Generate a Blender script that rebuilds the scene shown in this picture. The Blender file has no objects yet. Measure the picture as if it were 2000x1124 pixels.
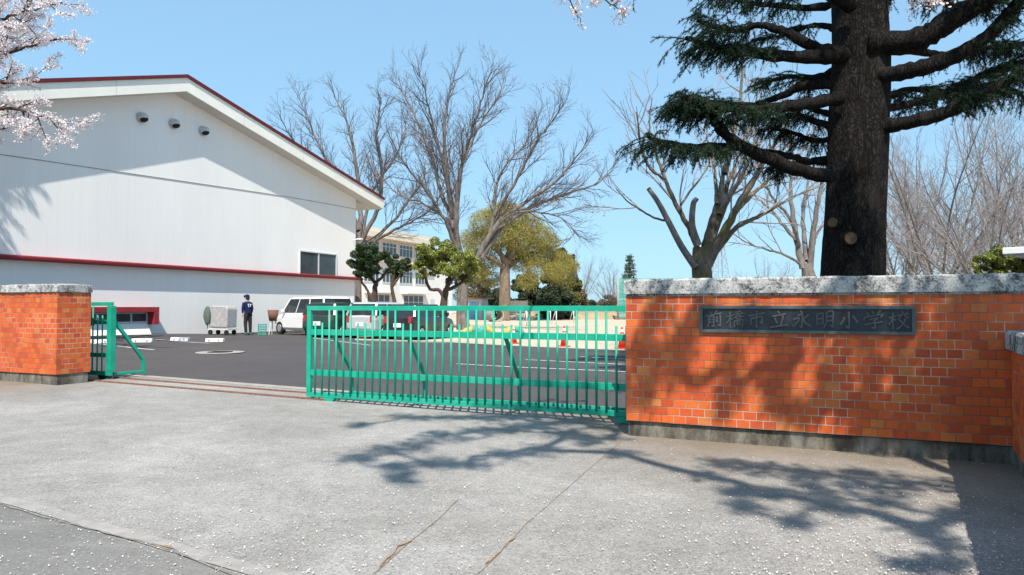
import bpy, math, random
import numpy as np
from mathutils import Vector, Matrix
R = math.radians
random.seed(7)
C = bpy.context.scene.collection

# ------------------------------------------------------------------ camera, sky, sun, exposure
FPX, EYE, HOR = 1350.0, 1.35, 600.0
PITCH = math.atan((HOR - 562.0) / FPX)
cam = bpy.data.cameras.new('camera')
cam.sensor_width = 36.0
cam.lens = 36.0 * FPX / 2000.0
cam.clip_start = 0.05
cam.clip_end = 3000
camo = bpy.data.objects.new('camera', cam)
C.objects.link(camo)
camo.location = (0, 0, EYE)
camo.rotation_euler = (R(90) + PITCH, 0, 0)
bpy.context.scene.camera = camo

SUN_EL, SUN_AZ = R(54), R(-1.5)       # light travels towards +Y, a little to the left
SV = Vector((-math.sin(SUN_AZ) * math.cos(SUN_EL), -math.cos(SUN_AZ) * math.cos(SUN_EL), math.sin(SUN_EL)))  # to the sun
world = bpy.data.worlds.new('World')
bpy.context.scene.world = world
world.use_nodes = True
wn = world.node_tree
bg = wn.nodes['Background']
sky = wn.nodes.new('ShaderNodeTexSky')
sky.sky_type = 'NISHITA'
sky.sun_disc = False
sky.sun_elevation = SUN_EL
sky.sun_rotation = math.atan2(SV.x, SV.y)
sky.air_density = 1.0
sky.dust_density = 0.6
sky.ozone_density = 1.3
gm = wn.nodes.new('ShaderNodeGamma'); gm.inputs[1].default_value = 0.32      # a milky, even spring sky
tn = wn.nodes.new('ShaderNodeMix'); tn.data_type = 'RGBA'; tn.blend_type = 'MULTIPLY'; tn.clamp_result = False
tn.inputs[0].default_value = 1.0; tn.inputs[7].default_value = (1.60, 2.48, 3.15, 1)
wn.links.new(sky.outputs[0], gm.inputs[0]); wn.links.new(gm.outputs[0], tn.inputs[6]); wn.links.new(tn.outputs[2], bg.inputs[0])
bg.inputs[1].default_value = 0.13
sl = bpy.data.lights.new('sun', 'SUN')
sl.energy = 4.9
sl.angle = R(0.55)
sl.color = (1.0, 0.93, 0.83)
slo = bpy.data.objects.new('sun', sl)
C.objects.link(slo)
slo.rotation_euler = SV.to_track_quat('Z', 'Y').to_euler()
vs = bpy.context.scene.view_settings
bpy.context.scene.display_settings.display_device = 'sRGB'
vs.view_transform = 'Standard'
vs.look = 'None'
vs.gamma = 1.0
vs.exposure = 0.55
bpy.context.scene.cycles.max_bounces = 6
bpy.context.scene.cycles.transparent_max_bounces = 6

# ------------------------------------------------------------------ geometry helpers
GR = Vector((0.9163, -0.4004, 0))      # along the gate, to the right and nearer
NN = Vector((0.4004, 0.9163, 0))       # into the school yard
A_WALL = math.atan2(GR.y, GR.x)
W0 = Vector((1.2, 7.29, 0))            # left front corner of the right-hand brick wall


def P(px, py, Y):
    """point at forward distance Y seen at photo coordinates (used to measure sizes and positions)"""
    u, v = (px - 1000) / FPX, (562 - py) / FPX
    d = Vector((u, math.cos(PITCH) - v * math.sin(PITCH), math.sin(PITCH) + v * math.cos(PITCH)))
    return Vector((0, 0, EYE)) + d * (Y / d.y)


def sst(x, a, b):
    t = min(1, max(0, (x - a) / (b - a)))
    return t * t * (3 - 2 * t)


def gz(x, y):
    z = 0.015 * min(max(-x, 0), 8.5)
    z += 0.19 * sst(-x, 9, 16) * (1 - sst(y, 26, 36)) * sst(y, 10, 20)
    z -= 0.12 * sst(-x, 8, 11) * sst(y, 28, 36)
    return z


def G(px, py):
    z = 0.0
    for _ in range(12):
        u, v = (px - 1000) / FPX, (562 - py) / FPX
        d = Vector((u, math.cos(PITCH) - v * math.sin(PITCH), math.sin(PITCH) + v * math.cos(PITCH)))
        p = Vector((0, 0, EYE)) + d * ((z - EYE) / d.z)
        z = gz(p.x, p.y)
    return p


def tag(o, label=None, cat=None, group=None, kind=None):
    if label: o['label'] = label
    if cat: o['category'] = cat
    if group: o['group'] = group
    if kind: o['kind'] = kind
    return o


def thing(name, label, cat, loc=(0, 0, 0), rz=0.0, group=None):
    o = bpy.data.objects.new(name, None)
    C.objects.link(o)
    o.location = loc
    o.rotation_euler = (0, 0, rz)
    o.empty_display_size = 0.2
    return tag(o, label, cat, group)


class MB:
    def __init__(s):
        s.v, s.f, s.uv, s.sm = [], [], [], []

    def face(s, pts, uv=None, smooth=False):
        b = len(s.v)
        s.v += [tuple(p) for p in pts]
        s.f.append(tuple(range(b, b + len(pts))))
        s.uv.append(uv if uv else [(0, 0)] * len(pts))
        s.sm.append(smooth)

    def box(s, x0, x1, y0, y1, z0, z1, skip=''):
        q = lambda a, b, c, d, uv: s.face([a, b, c, d], uv)
        if 'f' not in skip: q((x0, y0, z0), (x1, y0, z0), (x1, y0, z1), (x0, y0, z1), [(x0, z0), (x1, z0), (x1, z1), (x0, z1)])
        if 'k' not in skip: q((x1, y1, z0), (x0, y1, z0), (x0, y1, z1), (x1, y1, z1), [(x1, z0), (x0, z0), (x0, z1), (x1, z1)])
        if 'r' not in skip: q((x1, y0, z0), (x1, y1, z0), (x1, y1, z1), (x1, y0, z1), [(x1 + 0, z0), (x1 + y1 - y0, z0), (x1 + y1 - y0, z1), (x1, z1)])
        if 'l' not in skip: q((x0, y1, z0), (x0, y0, z0), (x0, y0, z1), (x0, y1, z1), [(x0 - y1 + y0, z0), (x0, z0), (x0, z1), (x0 - y1 + y0, z1)])
        if 't' not in skip: q((x0, y0, z1), (x1, y0, z1), (x1, y1, z1), (x0, y1, z1), [(x0, y0), (x1, y0), (x1, y1), (x0, y1)])
        if 'b' not in skip: q((x0, y1, z0), (x1, y1, z0), (x1, y0, z0), (x0, y0, z0), [(x0, y1), (x1, y1), (x1, y0), (x0, y0)])

    def bar(s, a, b, w, h=None):
        """square bar from a to b"""
        a, b = Vector(a), Vector(b)
        h = h or w
        d = (b - a).normalized()
        up = Vector((0, 0, 1)) if abs(d.z) < 0.95 else Vector((0, 1, 0))
        sd = d.cross(up).normalized() * (w / 2)
        u = sd.cross(d).normalized() * (h / 2)
        r0 = [a - sd - u, a + sd - u, a + sd + u, a - sd + u]
        r1 = [p + (b - a) for p in r0]
        for i in range(4):
            j = (i + 1) % 4
            s.face([r0[i], r0[j], r1[j], r1[i]])
        s.face(r0[::-1]); s.face(r1)

    def prism(s, poly, y0, y1, axis='y'):
        """poly of (x,z) extruded in y"""
        f = (lambda p, y: (p[0], y, p[1])) if axis == 'y' else (lambda p, y: (y, p[0], p[1]))
        n = len(poly)
        s.face([f(p, y0) for p in poly], [tuple(p) for p in poly])
        s.face([f(p, y1) for p in poly[::-1]], [tuple(p) for p in poly[::-1]])
        for i in range(n):
            j = (i + 1) % n
            s.face([f(poly[j], y0), f(poly[i], y0), f(poly[i], y1), f(poly[j], y1)])

    def tube(s, pts, rad, n=8, cap=True, smooth=True):
        pts = [Vector(p) for p in pts]
        if not hasattr(rad, '__len__'): rad = [rad] * len(pts)
        rings = []
        up = Vector((0.13, 0.31, 1)).normalized()
        for i, p in enumerate(pts):
            d = (pts[min(i + 1, len(pts) - 1)] - pts[max(i - 1, 0)]).normalized()
            a = d.cross(up)
            if a.length < 0.1: a = d.cross(Vector((1, 0, 0)))
            a.normalize(); b = d.cross(a)
            b0 = len(s.v)
            for k in range(n):
                t = 2 * math.pi * k / n
                s.v.append(tuple(p + (a * math.cos(t) + b * math.sin(t)) * rad[i]))
            rings.append(b0)
        for i in range(len(rings) - 1):
            for k in range(n):
                j = (k + 1) % n
                s.f.append((rings[i] + k, rings[i] + j, rings[i + 1] + j, rings[i + 1] + k)); s.uv.append([(0, 0)] * 4); s.sm.append(smooth)
        if cap:
            s.f.append(tuple(rings[0] + k for k in range(n))[::-1]); s.uv.append([(0, 0)] * n); s.sm.append(False)
            s.f.append(tuple(rings[-1] + k for k in range(n))); s.uv.append([(0, 0)] * n); s.sm.append(False)

    def ball(s, c, r, nu=12, nv=8):
        if not hasattr(r, '__len__'): r = (r, r, r)
        b0 = len(s.v)
        for i in range(nv + 1):
            th = math.pi * i / nv
            for k in range(nu):
                ph = 2 * math.pi * k / nu
                s.v.append((c[0] + r[0] * math.sin(th) * math.cos(ph), c[1] + r[1] * math.sin(th) * math.sin(ph), c[2] + r[2] * math.cos(th)))
        for i in range(nv):
            for k in range(nu):
                j = (k + 1) % nu
                s.f.append((b0 + i * nu + k, b0 + (i + 1) * nu + k, b0 + (i + 1) * nu + j, b0 + i * nu + j)); s.uv.append([(0, 0)] * 4); s.sm.append(True)

    def build(s, name, mat, parent=None, bevel=0.0, seg=2):
        me = bpy.data.meshes.new(name)
        me.from_pydata(s.v, [], s.f)
        uvl = me.uv_layers.new(name='UVMap')
        flat = [c for u in s.uv for p in u for c in p]
        uvl.data.foreach_set('uv', flat)
        me.polygons.foreach_set('use_smooth', s.sm)
        me.materials.append(mat)
        me.validate(clean_customdata=False)
        o = bpy.data.objects.new(name, me)
        C.objects.link(o)
        if parent: o.parent = parent
        if bevel:
            m = o.modifiers.new('bevel', 'BEVEL'); m.width = bevel; m.segments = seg; m.limit_method = 'ANGLE'
            w = o.modifiers.new('weld', 'WELD'); w.merge_threshold = 0.0004
            o.modifiers.move(1, 0)
        return o


def npmesh(name, V, F, mat, parent=None, smooth=False):
    V = np.asarray(V, dtype=np.float32); F = np.asarray(F, dtype=np.int32)
    me = bpy.data.meshes.new(name)
    k = F.shape[1]
    me.vertices.add(len(V)); me.vertices.foreach_set('co', V.ravel())
    me.loops.add(F.size); me.loops.foreach_set('vertex_index', F.ravel())
    me.polygons.add(len(F))
    me.polygons.foreach_set('loop_start', np.arange(0, F.size, k, dtype=np.int32))
    me.polygons.foreach_set('loop_total', np.full(len(F), k, dtype=np.int32))
    me.update(calc_edges=True)
    me.polygons.foreach_set('use_smooth', np.full(len(F), smooth))
    me.materials.append(mat)
    o = bpy.data.objects.new(name, me)
    C.objects.link(o)
    if parent: o.parent = parent
    return o


def smooth_path(ctrl, n, rng=None, wob=0.0):
    """Catmull-Rom through control points"""
    c = [np.array(p, dtype=float) for p in ctrl]
    c = [2 * c[0] - c[1]] + c + [2 * c[-1] - c[-2]]
    out = []
    for i in range(1, len(c) - 2):
        for k in range(n):
            t_ = k / n
            out.append(0.5 * ((2 * c[i]) + (-c[i - 1] + c[i + 1]) * t_ + (2 * c[i - 1] - 5 * c[i] + 4 * c[i + 1] - c[i + 2]) * t_ ** 2 + (-c[i - 1] + 3 * c[i] - 3 * c[i + 1] + c[i + 2]) * t_ ** 3))
    out.append(c[-2])
    out = np.array(out)
    if rng is not None and wob: out[1:] += rng.normal(0, wob, out[1:].shape)
    return out


def copy_tree(o, parent=None):
    c = o.copy(); C.objects.link(c); c.parent = parent
    for ch in list(o.children): copy_tree(ch, c)
    return c


# ------------------------------------------------------------------ materials
class NT:
    def __init__(s, name):
        s.m = bpy.data.materials.new(name); s.m.use_nodes = True
        s.t = s.m.node_tree; s.n = s.t.nodes; s.l = s.t.links
        s.p = s.n['Principled BSDF']

    def node(s, typ, **kw):
        n = s.n.new('ShaderNode' + typ)
        for k, v in kw.items():
            if k.startswith('i_'):
                n.inputs[k[2:].replace('_', ' ')].default_value = v
            else: setattr(n, k, v)
        return n

    def put(s, sock, v):
        if hasattr(v, 'is_linked') or isinstance(v, bpy.types.NodeSocket): s.l.new(v, sock)
        else: sock.default_value = v

    def math(s, op, a, b=0.0, c=None):
        n = s.n.new('ShaderNodeMath'); n.operation = op
        s.put(n.inputs[0], a); s.put(n.inputs[1], b)
        if c is not None: s.put(n.inputs[2], c)
        return n.outputs[0]

    def noise(s, scale, detail=4, rough=0.55, vec=None, dist=0.0, out=0):
        n = s.node('TexNoise'); n.inputs['Scale'].default_value = scale; n.inputs['Detail'].default_value = detail
        n.inputs['Roughness'].default_value = rough; n.inputs['Distortion'].default_value = dist
        if vec: s.l.new(vec, n.inputs['Vector'])
        return n.outputs[out]

    def ramp(s, fac, stops, interp='LINEAR'):
        n = s.node('ValToRGB'); s.l.new(fac, n.inputs[0]); cr = n.color_ramp; cr.interpolation = interp
        while len(cr.elements) < len(stops): cr.elements.new(0.5)
        for e, (p, c) in zip(cr.elements, stops):
            e.position = p; e.color = (c if hasattr(c, '__len__') else (c, c, c)) + (1,) if hasattr(c, '__len__') else (c, c, c, 1)
        return n.outputs[0]

    def mix(s, fac, a, b, mode='MIX'):
        n = s.node('Mix', data_type='RGBA', blend_type=mode)
        s.put(n.inputs[0], fac)
        for k, v in ((6, a), (7, b)):
            if isinstance(v, bpy.types.NodeSocket): s.l.new(v, n.inputs[k])
            else: n.inputs[k].default_value = tuple(v) + (1,)
        return n.outputs[2]

    def pos(s): return s.node('NewGeometry').outputs['Position']
    def obj(s): return s.node('TexCoord').outputs['Object']

    def mapped(s, vec, scale=(1, 1, 1), rot=(0, 0, 0)):
        n = s.node('Mapping'); s.l.new(vec, n.inputs[0]); n.inputs['Scale'].default_value = scale; n.inputs['Rotation'].default_value = rot
        return n.outputs[0]

    def bump(s, h, strength=0.5, dist=0.01):
        n = s.node('Bump'); n.inputs['Strength'].default_value = strength; n.inputs['Distance'].default_value = dist
        s.l.new(h, n.inputs['Height']); s.l.new(n.outputs[0], s.p.inputs['Normal'])

    def base(s, v, rough=0.7, spec=0.3, metal=0.0):
        if isinstance(v, bpy.types.NodeSocket): s.l.new(v, s.p.inputs['Base Color'])
        else: s.p.inputs['Base Color'].default_value = tuple(v) + (1,)
        if isinstance(rough, bpy.types.NodeSocket): s.l.new(rough, s.p.inputs['Roughness'])
        else: s.p.inputs['Roughness'].default_value = rough
        s.p.inputs['Specular IOR Level'].default_value = spec
        s.p.inputs['Metallic'].default_value = metal
        return s.m


def simple(name, col, rough=0.6, spec=0.3, metal=0.0, var=0.12, scale=6.0, bump=0.0):
    t = NT(name)
    n = t.noise(scale, 5, 0.6, t.obj())
    lo = tuple(max(0, c * (1 - var)) for c in col); hi = tuple(min(1, c * (1 + var)) for c in col)
    c = t.ramp(n, [(0.3, lo), (0.7, hi)])
    if bump: t.bump(t.noise(scale * 8, 4, 0.6, t.obj()), bump, 0.01)
    return t.base(c, rough, spec, metal)


def leafmat(name, cols, rough=0.6, trans=0.25, scale=0.6, spec=0.25):
    t = NT(name)
    rnd = t.node('NewGeometry').outputs['Random Per Island']
    n = t.noise(scale, 3, 0.6, t.obj())
    f = t.math('ADD', t.math('MULTIPLY', rnd, 0.6), t.math('MULTIPLY', n, 0.5))
    c = t.ramp(f, [(0.15 + 0.7 * i / (len(cols) - 1), x) for i, x in enumerate(cols)])
    t.base(c, rough, spec)
    if trans:
        tr = t.node('BsdfTranslucent'); t.l.new(c, tr.inputs[0])
        mx = t.node('MixShader'); mx.inputs[0].default_value = trans
        t.l.new(t.p.outputs[0], mx.inputs[1]); t.l.new(tr.outputs[0], mx.inputs[2])
        t.l.new(mx.outputs[0], t.n['Material Output'].inputs[0])
    return t.m


BW, BH, ZB, NROW = 0.123, 0.0815, 0.161, 16
ZT = ZB + BH * NROW


def brick_mat(name, z0, seed=0.0, pale=1.0, bh=BH):
    t = NT(name)
    uv = t.node('UVMap').outputs[0]
    sp = t.node('SeparateXYZ'); t.l.new(uv, sp.inputs[0])
    v = t.math('DIVIDE', t.math('SUBTRACT', sp.outputs[1], z0), bh)
    row = t.math('FLOOR', v)
    off = t.math('MULTIPLY', t.math('FLOORED_MODULO', row, 2.0), 0.5)
    u = t.math('ADD', t.math('DIVIDE', sp.outputs[0], BW), t.math('ADD', off, 100.0 + seed))
    col = t.math('FLOOR', u)
    cv = t.node('CombineXYZ'); t.l.new(col, cv.inputs[0]); t.l.new(row, cv.inputs[1]); cv.inputs[2].default_value = seed
    wn_ = t.node('TexWhiteNoise', noise_dimensions='3D'); t.l.new(cv.outputs[0], wn_.inputs[0])
    fu, fv = t.math('FRACT', u), t.math('FRACT', v)
    du = t.math('MULTIPLY', t.math('MINIMUM', fu, t.math('SUBTRACT', 1.0, fu)), BW)
    dv = t.math('MULTIPLY', t.math('MINIMUM', fv, t.math('SUBTRACT', 1.0, fv)), bh)
    d = t.math('MINIMUM', du, dv)
    fine = t.noise(260, 3, 0.6, t.obj())
    d2 = t.math('ADD', d, t.math('MULTIPLY', t.math('SUBTRACT', fine, 0.5), 0.0016))
    mask = t.node('MapRange', interpolation_type='SMOOTHSTEP'); t.l.new(d2, mask.inputs[0])
    mask.inputs[1].default_value = 0.0026; mask.inputs[2].default_value = 0.0046
    brick = t.ramp(wn_.outputs[0], [(0.0, (0.47, 0.070, 0.019)), (0.2, (0.56, 0.088, 0.020)), (0.45, (0.63, 0.105, 0.021)),
                                    (0.75, (0.66, 0.125, 0.023)), (0.92, (0.65, 0.16, 0.032)), (1.0, (0.60, 0.20, 0.052))])
    n1 = t.noise(24, 6, 0.65, t.obj())
    brick = t.mix(0.55, brick, t.ramp(n1, [(0.25, 0.62), (0.75, 1.15)]), 'MULTIPLY')
    n3 = t.noise(1.1, 5, 0.6, t.obj())
    brick = t.mix(t.ramp(n3, [(0.45, 0.0), (0.75, 0.35)]), brick, (0.30, 0.085, 0.035))
    # soot and run-off under the coping and splash dirt near the base
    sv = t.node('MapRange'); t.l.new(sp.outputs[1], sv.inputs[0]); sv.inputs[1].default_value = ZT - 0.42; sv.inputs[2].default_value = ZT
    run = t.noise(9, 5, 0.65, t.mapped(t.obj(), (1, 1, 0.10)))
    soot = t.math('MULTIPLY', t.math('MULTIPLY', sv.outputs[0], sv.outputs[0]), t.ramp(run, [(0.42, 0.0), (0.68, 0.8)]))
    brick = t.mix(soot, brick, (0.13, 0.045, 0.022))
    grime = t.ramp(t.noise(5, 7, 0.7, t.obj(), dist=1.0), [(0.55, 0.0), (0.8, 0.4)])
    brick = t.mix(grime, brick, (0.26, 0.10, 0.05))
    n2 = t.noise(1.7, 3, 0.5, t.obj(), dist=0.4)
    mort = t.mix(t.ramp(n2, [(0.45, 0.0), (0.6, 1.0)]), (0.15, 0.10, 0.07), (0.56, 0.47, 0.38))
    mort = t.mix(t.ramp(fine, [(0.3, 0.0), (0.7, 0.5)]), mort, (0.2, 0.12, 0.08))
    c = t.mix(mask.outputs[0], mort, brick)
    h = t.math('ADD', t.math('MULTIPLY', mask.outputs[0], 1.0), t.math('MULTIPLY', n1, 0.25))
    t.bump(h, 0.7, 0.004)
    rr = t.math('ADD', 0.5, t.math('MULTIPLY', n1, 0.25))
    return t.base(c, rr, 0.35)


def coping_mat():
    t = NT('weathered_white_concrete')
    o = t.obj()
    a = t.noise(9, 8, 0.72, o, dist=0.6)
    b = t.noise(55, 6, 0.7, o)
    st = t.noise(3.5, 5, 0.65, t.mapped(o, (1, 1, 0.35)))
    f = t.math('ADD', t.math('MULTIPLY', a, 0.5), t.math('ADD', t.math('MULTIPLY', b, 0.28), t.math('MULTIPLY', st, 0.3)))
    c = t.ramp(f, [(0.44, (0.03, 0.031, 0.033)), (0.50, (0.15, 0.15, 0.15)), (0.545, (0.37, 0.37, 0.36)), (0.66, (0.55, 0.55, 0.53))])
    c = t.mix(t.ramp(b, [(0.3, 0.55), (0.52, 0.0)]), c, (0.09, 0.09, 0.09))
    t.bump(t.math('ADD', a, t.math('MULTIPLY', b, 0.7)), 0.8, 0.012)
    return t.base(c, 0.9, 0.15)


def base_mat():
    t = NT('stained_base_concrete')
    o = t.obj()
    st = t.noise(3.2, 6, 0.62, t.mapped(o, (1.6, 1, 0.6)))
    b = t.noise(40, 5, 0.7, o)
    streak = t.noise(14, 3, 0.5, t.mapped(o, (1, 1, 0.05)))
    f = t.math('ADD', t.math('MULTIPLY', st, 0.62), t.math('ADD', t.math('MULTIPLY', b, 0.18), t.math('MULTIPLY', streak, 0.2)))
    c = t.ramp(f, [(0.40, (0.055, 0.05, 0.044)), (0.5, (0.14, 0.125, 0.10)), (0.6, (0.25, 0.235, 0.20)), (0.72, (0.38, 0.37, 0.34))])
    t.bump(t.math('ADD', st, t.math('MULTIPLY', b, 0.5)), 0.5, 0.01)
    return t.base(c, 0.92, 0.1)


def apron_mat():
    t = NT('worn_concrete_paving')
    o = t.pos()
    big = t.noise(0.55, 6, 0.62, o, dist=0.5)
    mid = t.noise(5, 6, 0.65, o)
    agg = t.node('TexVoronoi', feature='F1'); agg.inputs['Scale'].default_value = 95; t.l.new(o, agg.inputs['Vector'])
    agc = t.node('SeparateColor'); t.l.new(agg.outputs['Color'], agc.inputs[0])
    fine = t.noise(170, 4, 0.75, o)
    c = t.ramp(big, [(0.3, (0.235, 0.222, 0.207)), (0.5, (0.288, 0.273, 0.257)), (0.68, (0.355, 0.34, 0.324))])
    c = t.mix(0.55, c, t.ramp(mid, [(0.3, 0.78), (0.7, 1.18)]), 'MULTIPLY')
    c = t.mix(0.8, c, t.ramp(agc.outputs[0], [(0.0, 0.55), (0.2, 0.85), (0.7, 1.05), (1.0, 1.3)]), 'MULTIPLY')
    c = t.mix(0.65, c, t.ramp(fine, [(0.3, 0.6), (0.7, 1.4)]), 'MULTIPLY')
    # brown leaf litter dust gathered along the walls
    sp = t.node('SeparateXYZ'); t.l.new(o, sp.inputs[0])
    dw = t.math('ADD', t.math('MULTIPLY', t.math('SUBTRACT', sp.outputs[0], W0.x), NN.x), t.math('MULTIPLY', t.math('SUBTRACT', sp.outputs[1], W0.y), NN.y))
    dw = t.math('ADD', dw, t.math('MULTIPLY', t.math('SUBTRACT', t.noise(1.6, 5, 0.6, o), 0.5), 2.6))
    dust = t.node('MapRange'); t.l.new(dw, dust.inputs[0])
    dust.inputs[1].default_value = -2.4; dust.inputs[2].default_value = 0.2; dust.inputs[4].default_value = 0.75
    md = t.node('MapRange'); t.l.new(sp.outputs[0], md.inputs[0]); md.inputs[1].default_value = 0.2; md.inputs[2].default_value = 1.8
    ml = t.node('MapRange'); t.l.new(sp.outputs[0], ml.inputs[0]); ml.inputs[1].default_value = -6.3; ml.inputs[2].default_value = -8.0
    dm = t.math('MULTIPLY', dust.outputs[0], t.math('MINIMUM', 1.0, t.math('ADD', md.outputs[0], ml.outputs[0])))
    c = t.mix(dm, c, (0.17, 0.13, 0.082))
    t.bump(t.math('ADD', fine, agg.outputs['Distance']), 0.6, 0.006)
    return t.base(c, 0.93, 0.12)


def asphalt_mat(name, col, speck=90, contrast=0.5):
    t = NT(name)
    o = t.pos()
    big = t.noise(0.35, 5, 0.6, o)
    fine = t.noise(speck, 4, 0.75, o)
    ag = t.node('TexVoronoi', feature='F1'); ag.inputs['Scale'].default_value = speck * 0.8; t.l.new(o, ag.inputs['Vector'])
    sc = t.node('SeparateColor'); t.l.new(ag.outputs['Color'], sc.inputs[0])
    c = t.ramp(big, [(0.3, tuple(x * 0.86 for x in col)), (0.7, tuple(x * 1.14 for x in col))])
    c = t.mix(contrast, c, t.ramp(fine, [(0.3, 0.5), (0.7, 1.5)]), 'MULTIPLY')
    c = t.mix(contrast, c, t.ramp(sc.outputs[0], [(0.0, 0.6), (0.85, 1.05), (1.0, 1.9)]), 'MULTIPLY')
    spots = t.noise(1.4, 6, 0.7, o, dist=0.8)
    c = t.mix(t.ramp(spots, [(0.60, 0.0), (0.72, 0.45)]), c, tuple(x * 0.5 for x in col))
    scuff = t.noise(2.2, 7, 0.75, t.mapped(o, (0.5, 2.2, 1), (0, 0, 0.5)))
    c = t.mix(t.ramp(scuff, [(0.5, 0.0), (0.75, 0.35)]), c, tuple(x * 1.7 for x in col))
    t.bump(fine, 0.5, 0.006)
    return t.base(c, 0.88, 0.2)


def siding_mat(name, col):
    t = NT(name)
    o = t.obj()
    w = t.node('TexWave', wave_type='BANDS', bands_direction='X', wave_profile='SIN')
    w.inputs['Scale'].default_value = 3.2; w.inputs['Distortion'].default_value = 0.0; t.l.new(o, w.inputs[0])
    n = t.noise(0.5, 5, 0.6, t.mapped(o, (1, 1, 0.3)))
    drip = t.noise(6, 4, 0.6, t.mapped(o, (1, 1, 0.04)))
    c = t.ramp(n, [(0.3, tuple(x * 0.93 for x in col)), (0.7, col)])
    c = t.mix(t.ramp(drip, [(0.5, 0.0), (0.8, 0.22)]), c, tuple(x * 0.75 for x in col))
    c = t.mix(0.05, c, t.ramp(w.outputs[1], [(0.0, 0.4), (0.4, 1.0)]), 'MULTIPLY')
    t.bump(w.outputs[1], 0.12, 0.008)
    return t.base(c, 0.6, 0.3)


def bark_mat(name, lo, hi, sc=7.0, stretch=0.22, bump=1.0, dist=0.03, moss=None):
    t = NT(name)
    o = t.obj()
    a = t.noise(sc, 7, 0.68, t.mapped(o, (1, 1, stretch)), dist=0.5)
    b = t.noise(sc * 6, 4, 0.7, t.mapped(o, (1, 1, 0.5)))
    f = t.math('ADD', t.math('MULTIPLY', a, 0.75), t.math('MULTIPLY', b, 0.25))
    c = t.ramp(f, [(0.36, lo), (0.62, hi)])
    if moss: c = t.mix(t.ramp(t.noise(1.6, 4, 0.6, o), [(0.48, 0.0), (0.62, 0.75)]), c, moss)
    t.bump(f, bump, dist)
    return t.base(c, 0.92, 0.1)


def deodar_bark():
    t = NT('dark_fissured_bark')
    o = t.obj()
    v = t.node('TexVoronoi', feature='DISTANCE_TO_EDGE'); v.inputs['Scale'].default_value = 26
    wv = t.mapped(o, (1, 1, 0.34))
    nn = t.node('TexNoise'); nn.inputs['Scale'].default_value = 5; t.l.new(wv, nn.inputs['Vector'])
    ad = t.node('VectorMath', operation='ADD'); sc = t.node('VectorMath', operation='SCALE'); sc.inputs['Scale'].default_value = 0.35
    t.l.new(nn.outputs['Color'], sc.inputs[0]); t.l.new(wv, ad.inputs[0]); t.l.new(sc.outputs[0], ad.inputs[1])
    t.l.new(ad.outputs[0], v.inputs['Vector'])
    fine = t.noise(70, 5, 0.7, t.mapped(o, (1, 1, 0.4)))
    big = t.noise(2.2, 5, 0.6, t.mapped(o, (1.4, 1.4, 0.5)))
    h = t.math('ADD', t.math('MINIMUM', t.math('MULTIPLY', v.outputs['Distance'], 3.0), 0.7), t.math('MULTIPLY', fine, 0.35))
    pl = t.noise(16, 6, 0.72, t.mapped(o, (1, 1, 0.28)), dist=0.7)
    h = t.math('ADD', t.math('MULTIPLY', h, 0.35), t.math('MULTIPLY', pl, 0.75))
    c = t.ramp(h, [(0.38, (0.005, 0.0045, 0.0045)), (0.58, (0.013, 0.0115, 0.0105)), (0.78, (0.034, 0.030, 0.028))])
    c = t.mix(t.ramp(big, [(0.55, 0.0), (0.75, 0.4)]), c, (0.06, 0.055, 0.05))
    t.bump(h, 1.0, 0.03)
    return t.base(c, 0.95, 0.08)


M = {}
M['brick'] = brick_mat('orange_glazed_brick', ZB, 0.0)
M['brick_wing'] = brick_mat('orange_glazed_brick_low', 0.161, 31.0)
M['coping'] = coping_mat()
M['base'] = base_mat()
M['apron'] = apron_mat()
M['lot'] = asphalt_mat('car_park_asphalt', (0.078, 0.070, 0.071), 90, 0.4)
M['road'] = asphalt_mat('road_asphalt', (0.19, 0.183, 0.172), 110, 0.35)
tp = NT('worn_white_road_paint')
M['paint'] = tp.base(tp.mix(tp.ramp(tp.noise(14, 7, 0.75, tp.pos()), [(0.36, 0.85), (0.50, 0.0)]), (0.62, 0.62, 0.61), (0.10, 0.095, 0.095)), 0.8, 0.2)
M['green'] = simple('green_gate_paint', (0.0, 0.33, 0.21), 0.4, 0.45, var=0.14, scale=5)
def gate_paint():
    t = NT('worn_green_gate_paint'); o = t.obj()
    n = t.noise(4, 5, 0.6, o); c = t.ramp(n, [(0.3, (0.0, 0.27, 0.17)), (0.7, (0.012, 0.36, 0.24))])
    fade = t.noise(1.3, 4, 0.6, o); c = t.mix(t.ramp(fade, [(0.5, 0.0), (0.75, 0.3)]), c, (0.10, 0.40, 0.30))
    chip = t.noise(38, 5, 0.75, o, dist=0.8)
    c = t.mix(t.ramp(chip, [(0.665, 0.0), (0.69, 1.0)]), c, (0.10, 0.045, 0.025))
    c = t.mix(t.ramp(t.noise(9, 6, 0.75, o), [(0.6, 0.0), (0.8, 0.35)]), c, (0.03, 0.13, 0.09))
    t.bump(chip, 0.15, 0.003)
    return t.base(c, t.math('ADD', 0.32, t.math('MULTIPLY', chip, 0.35)), 0.4)


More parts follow.
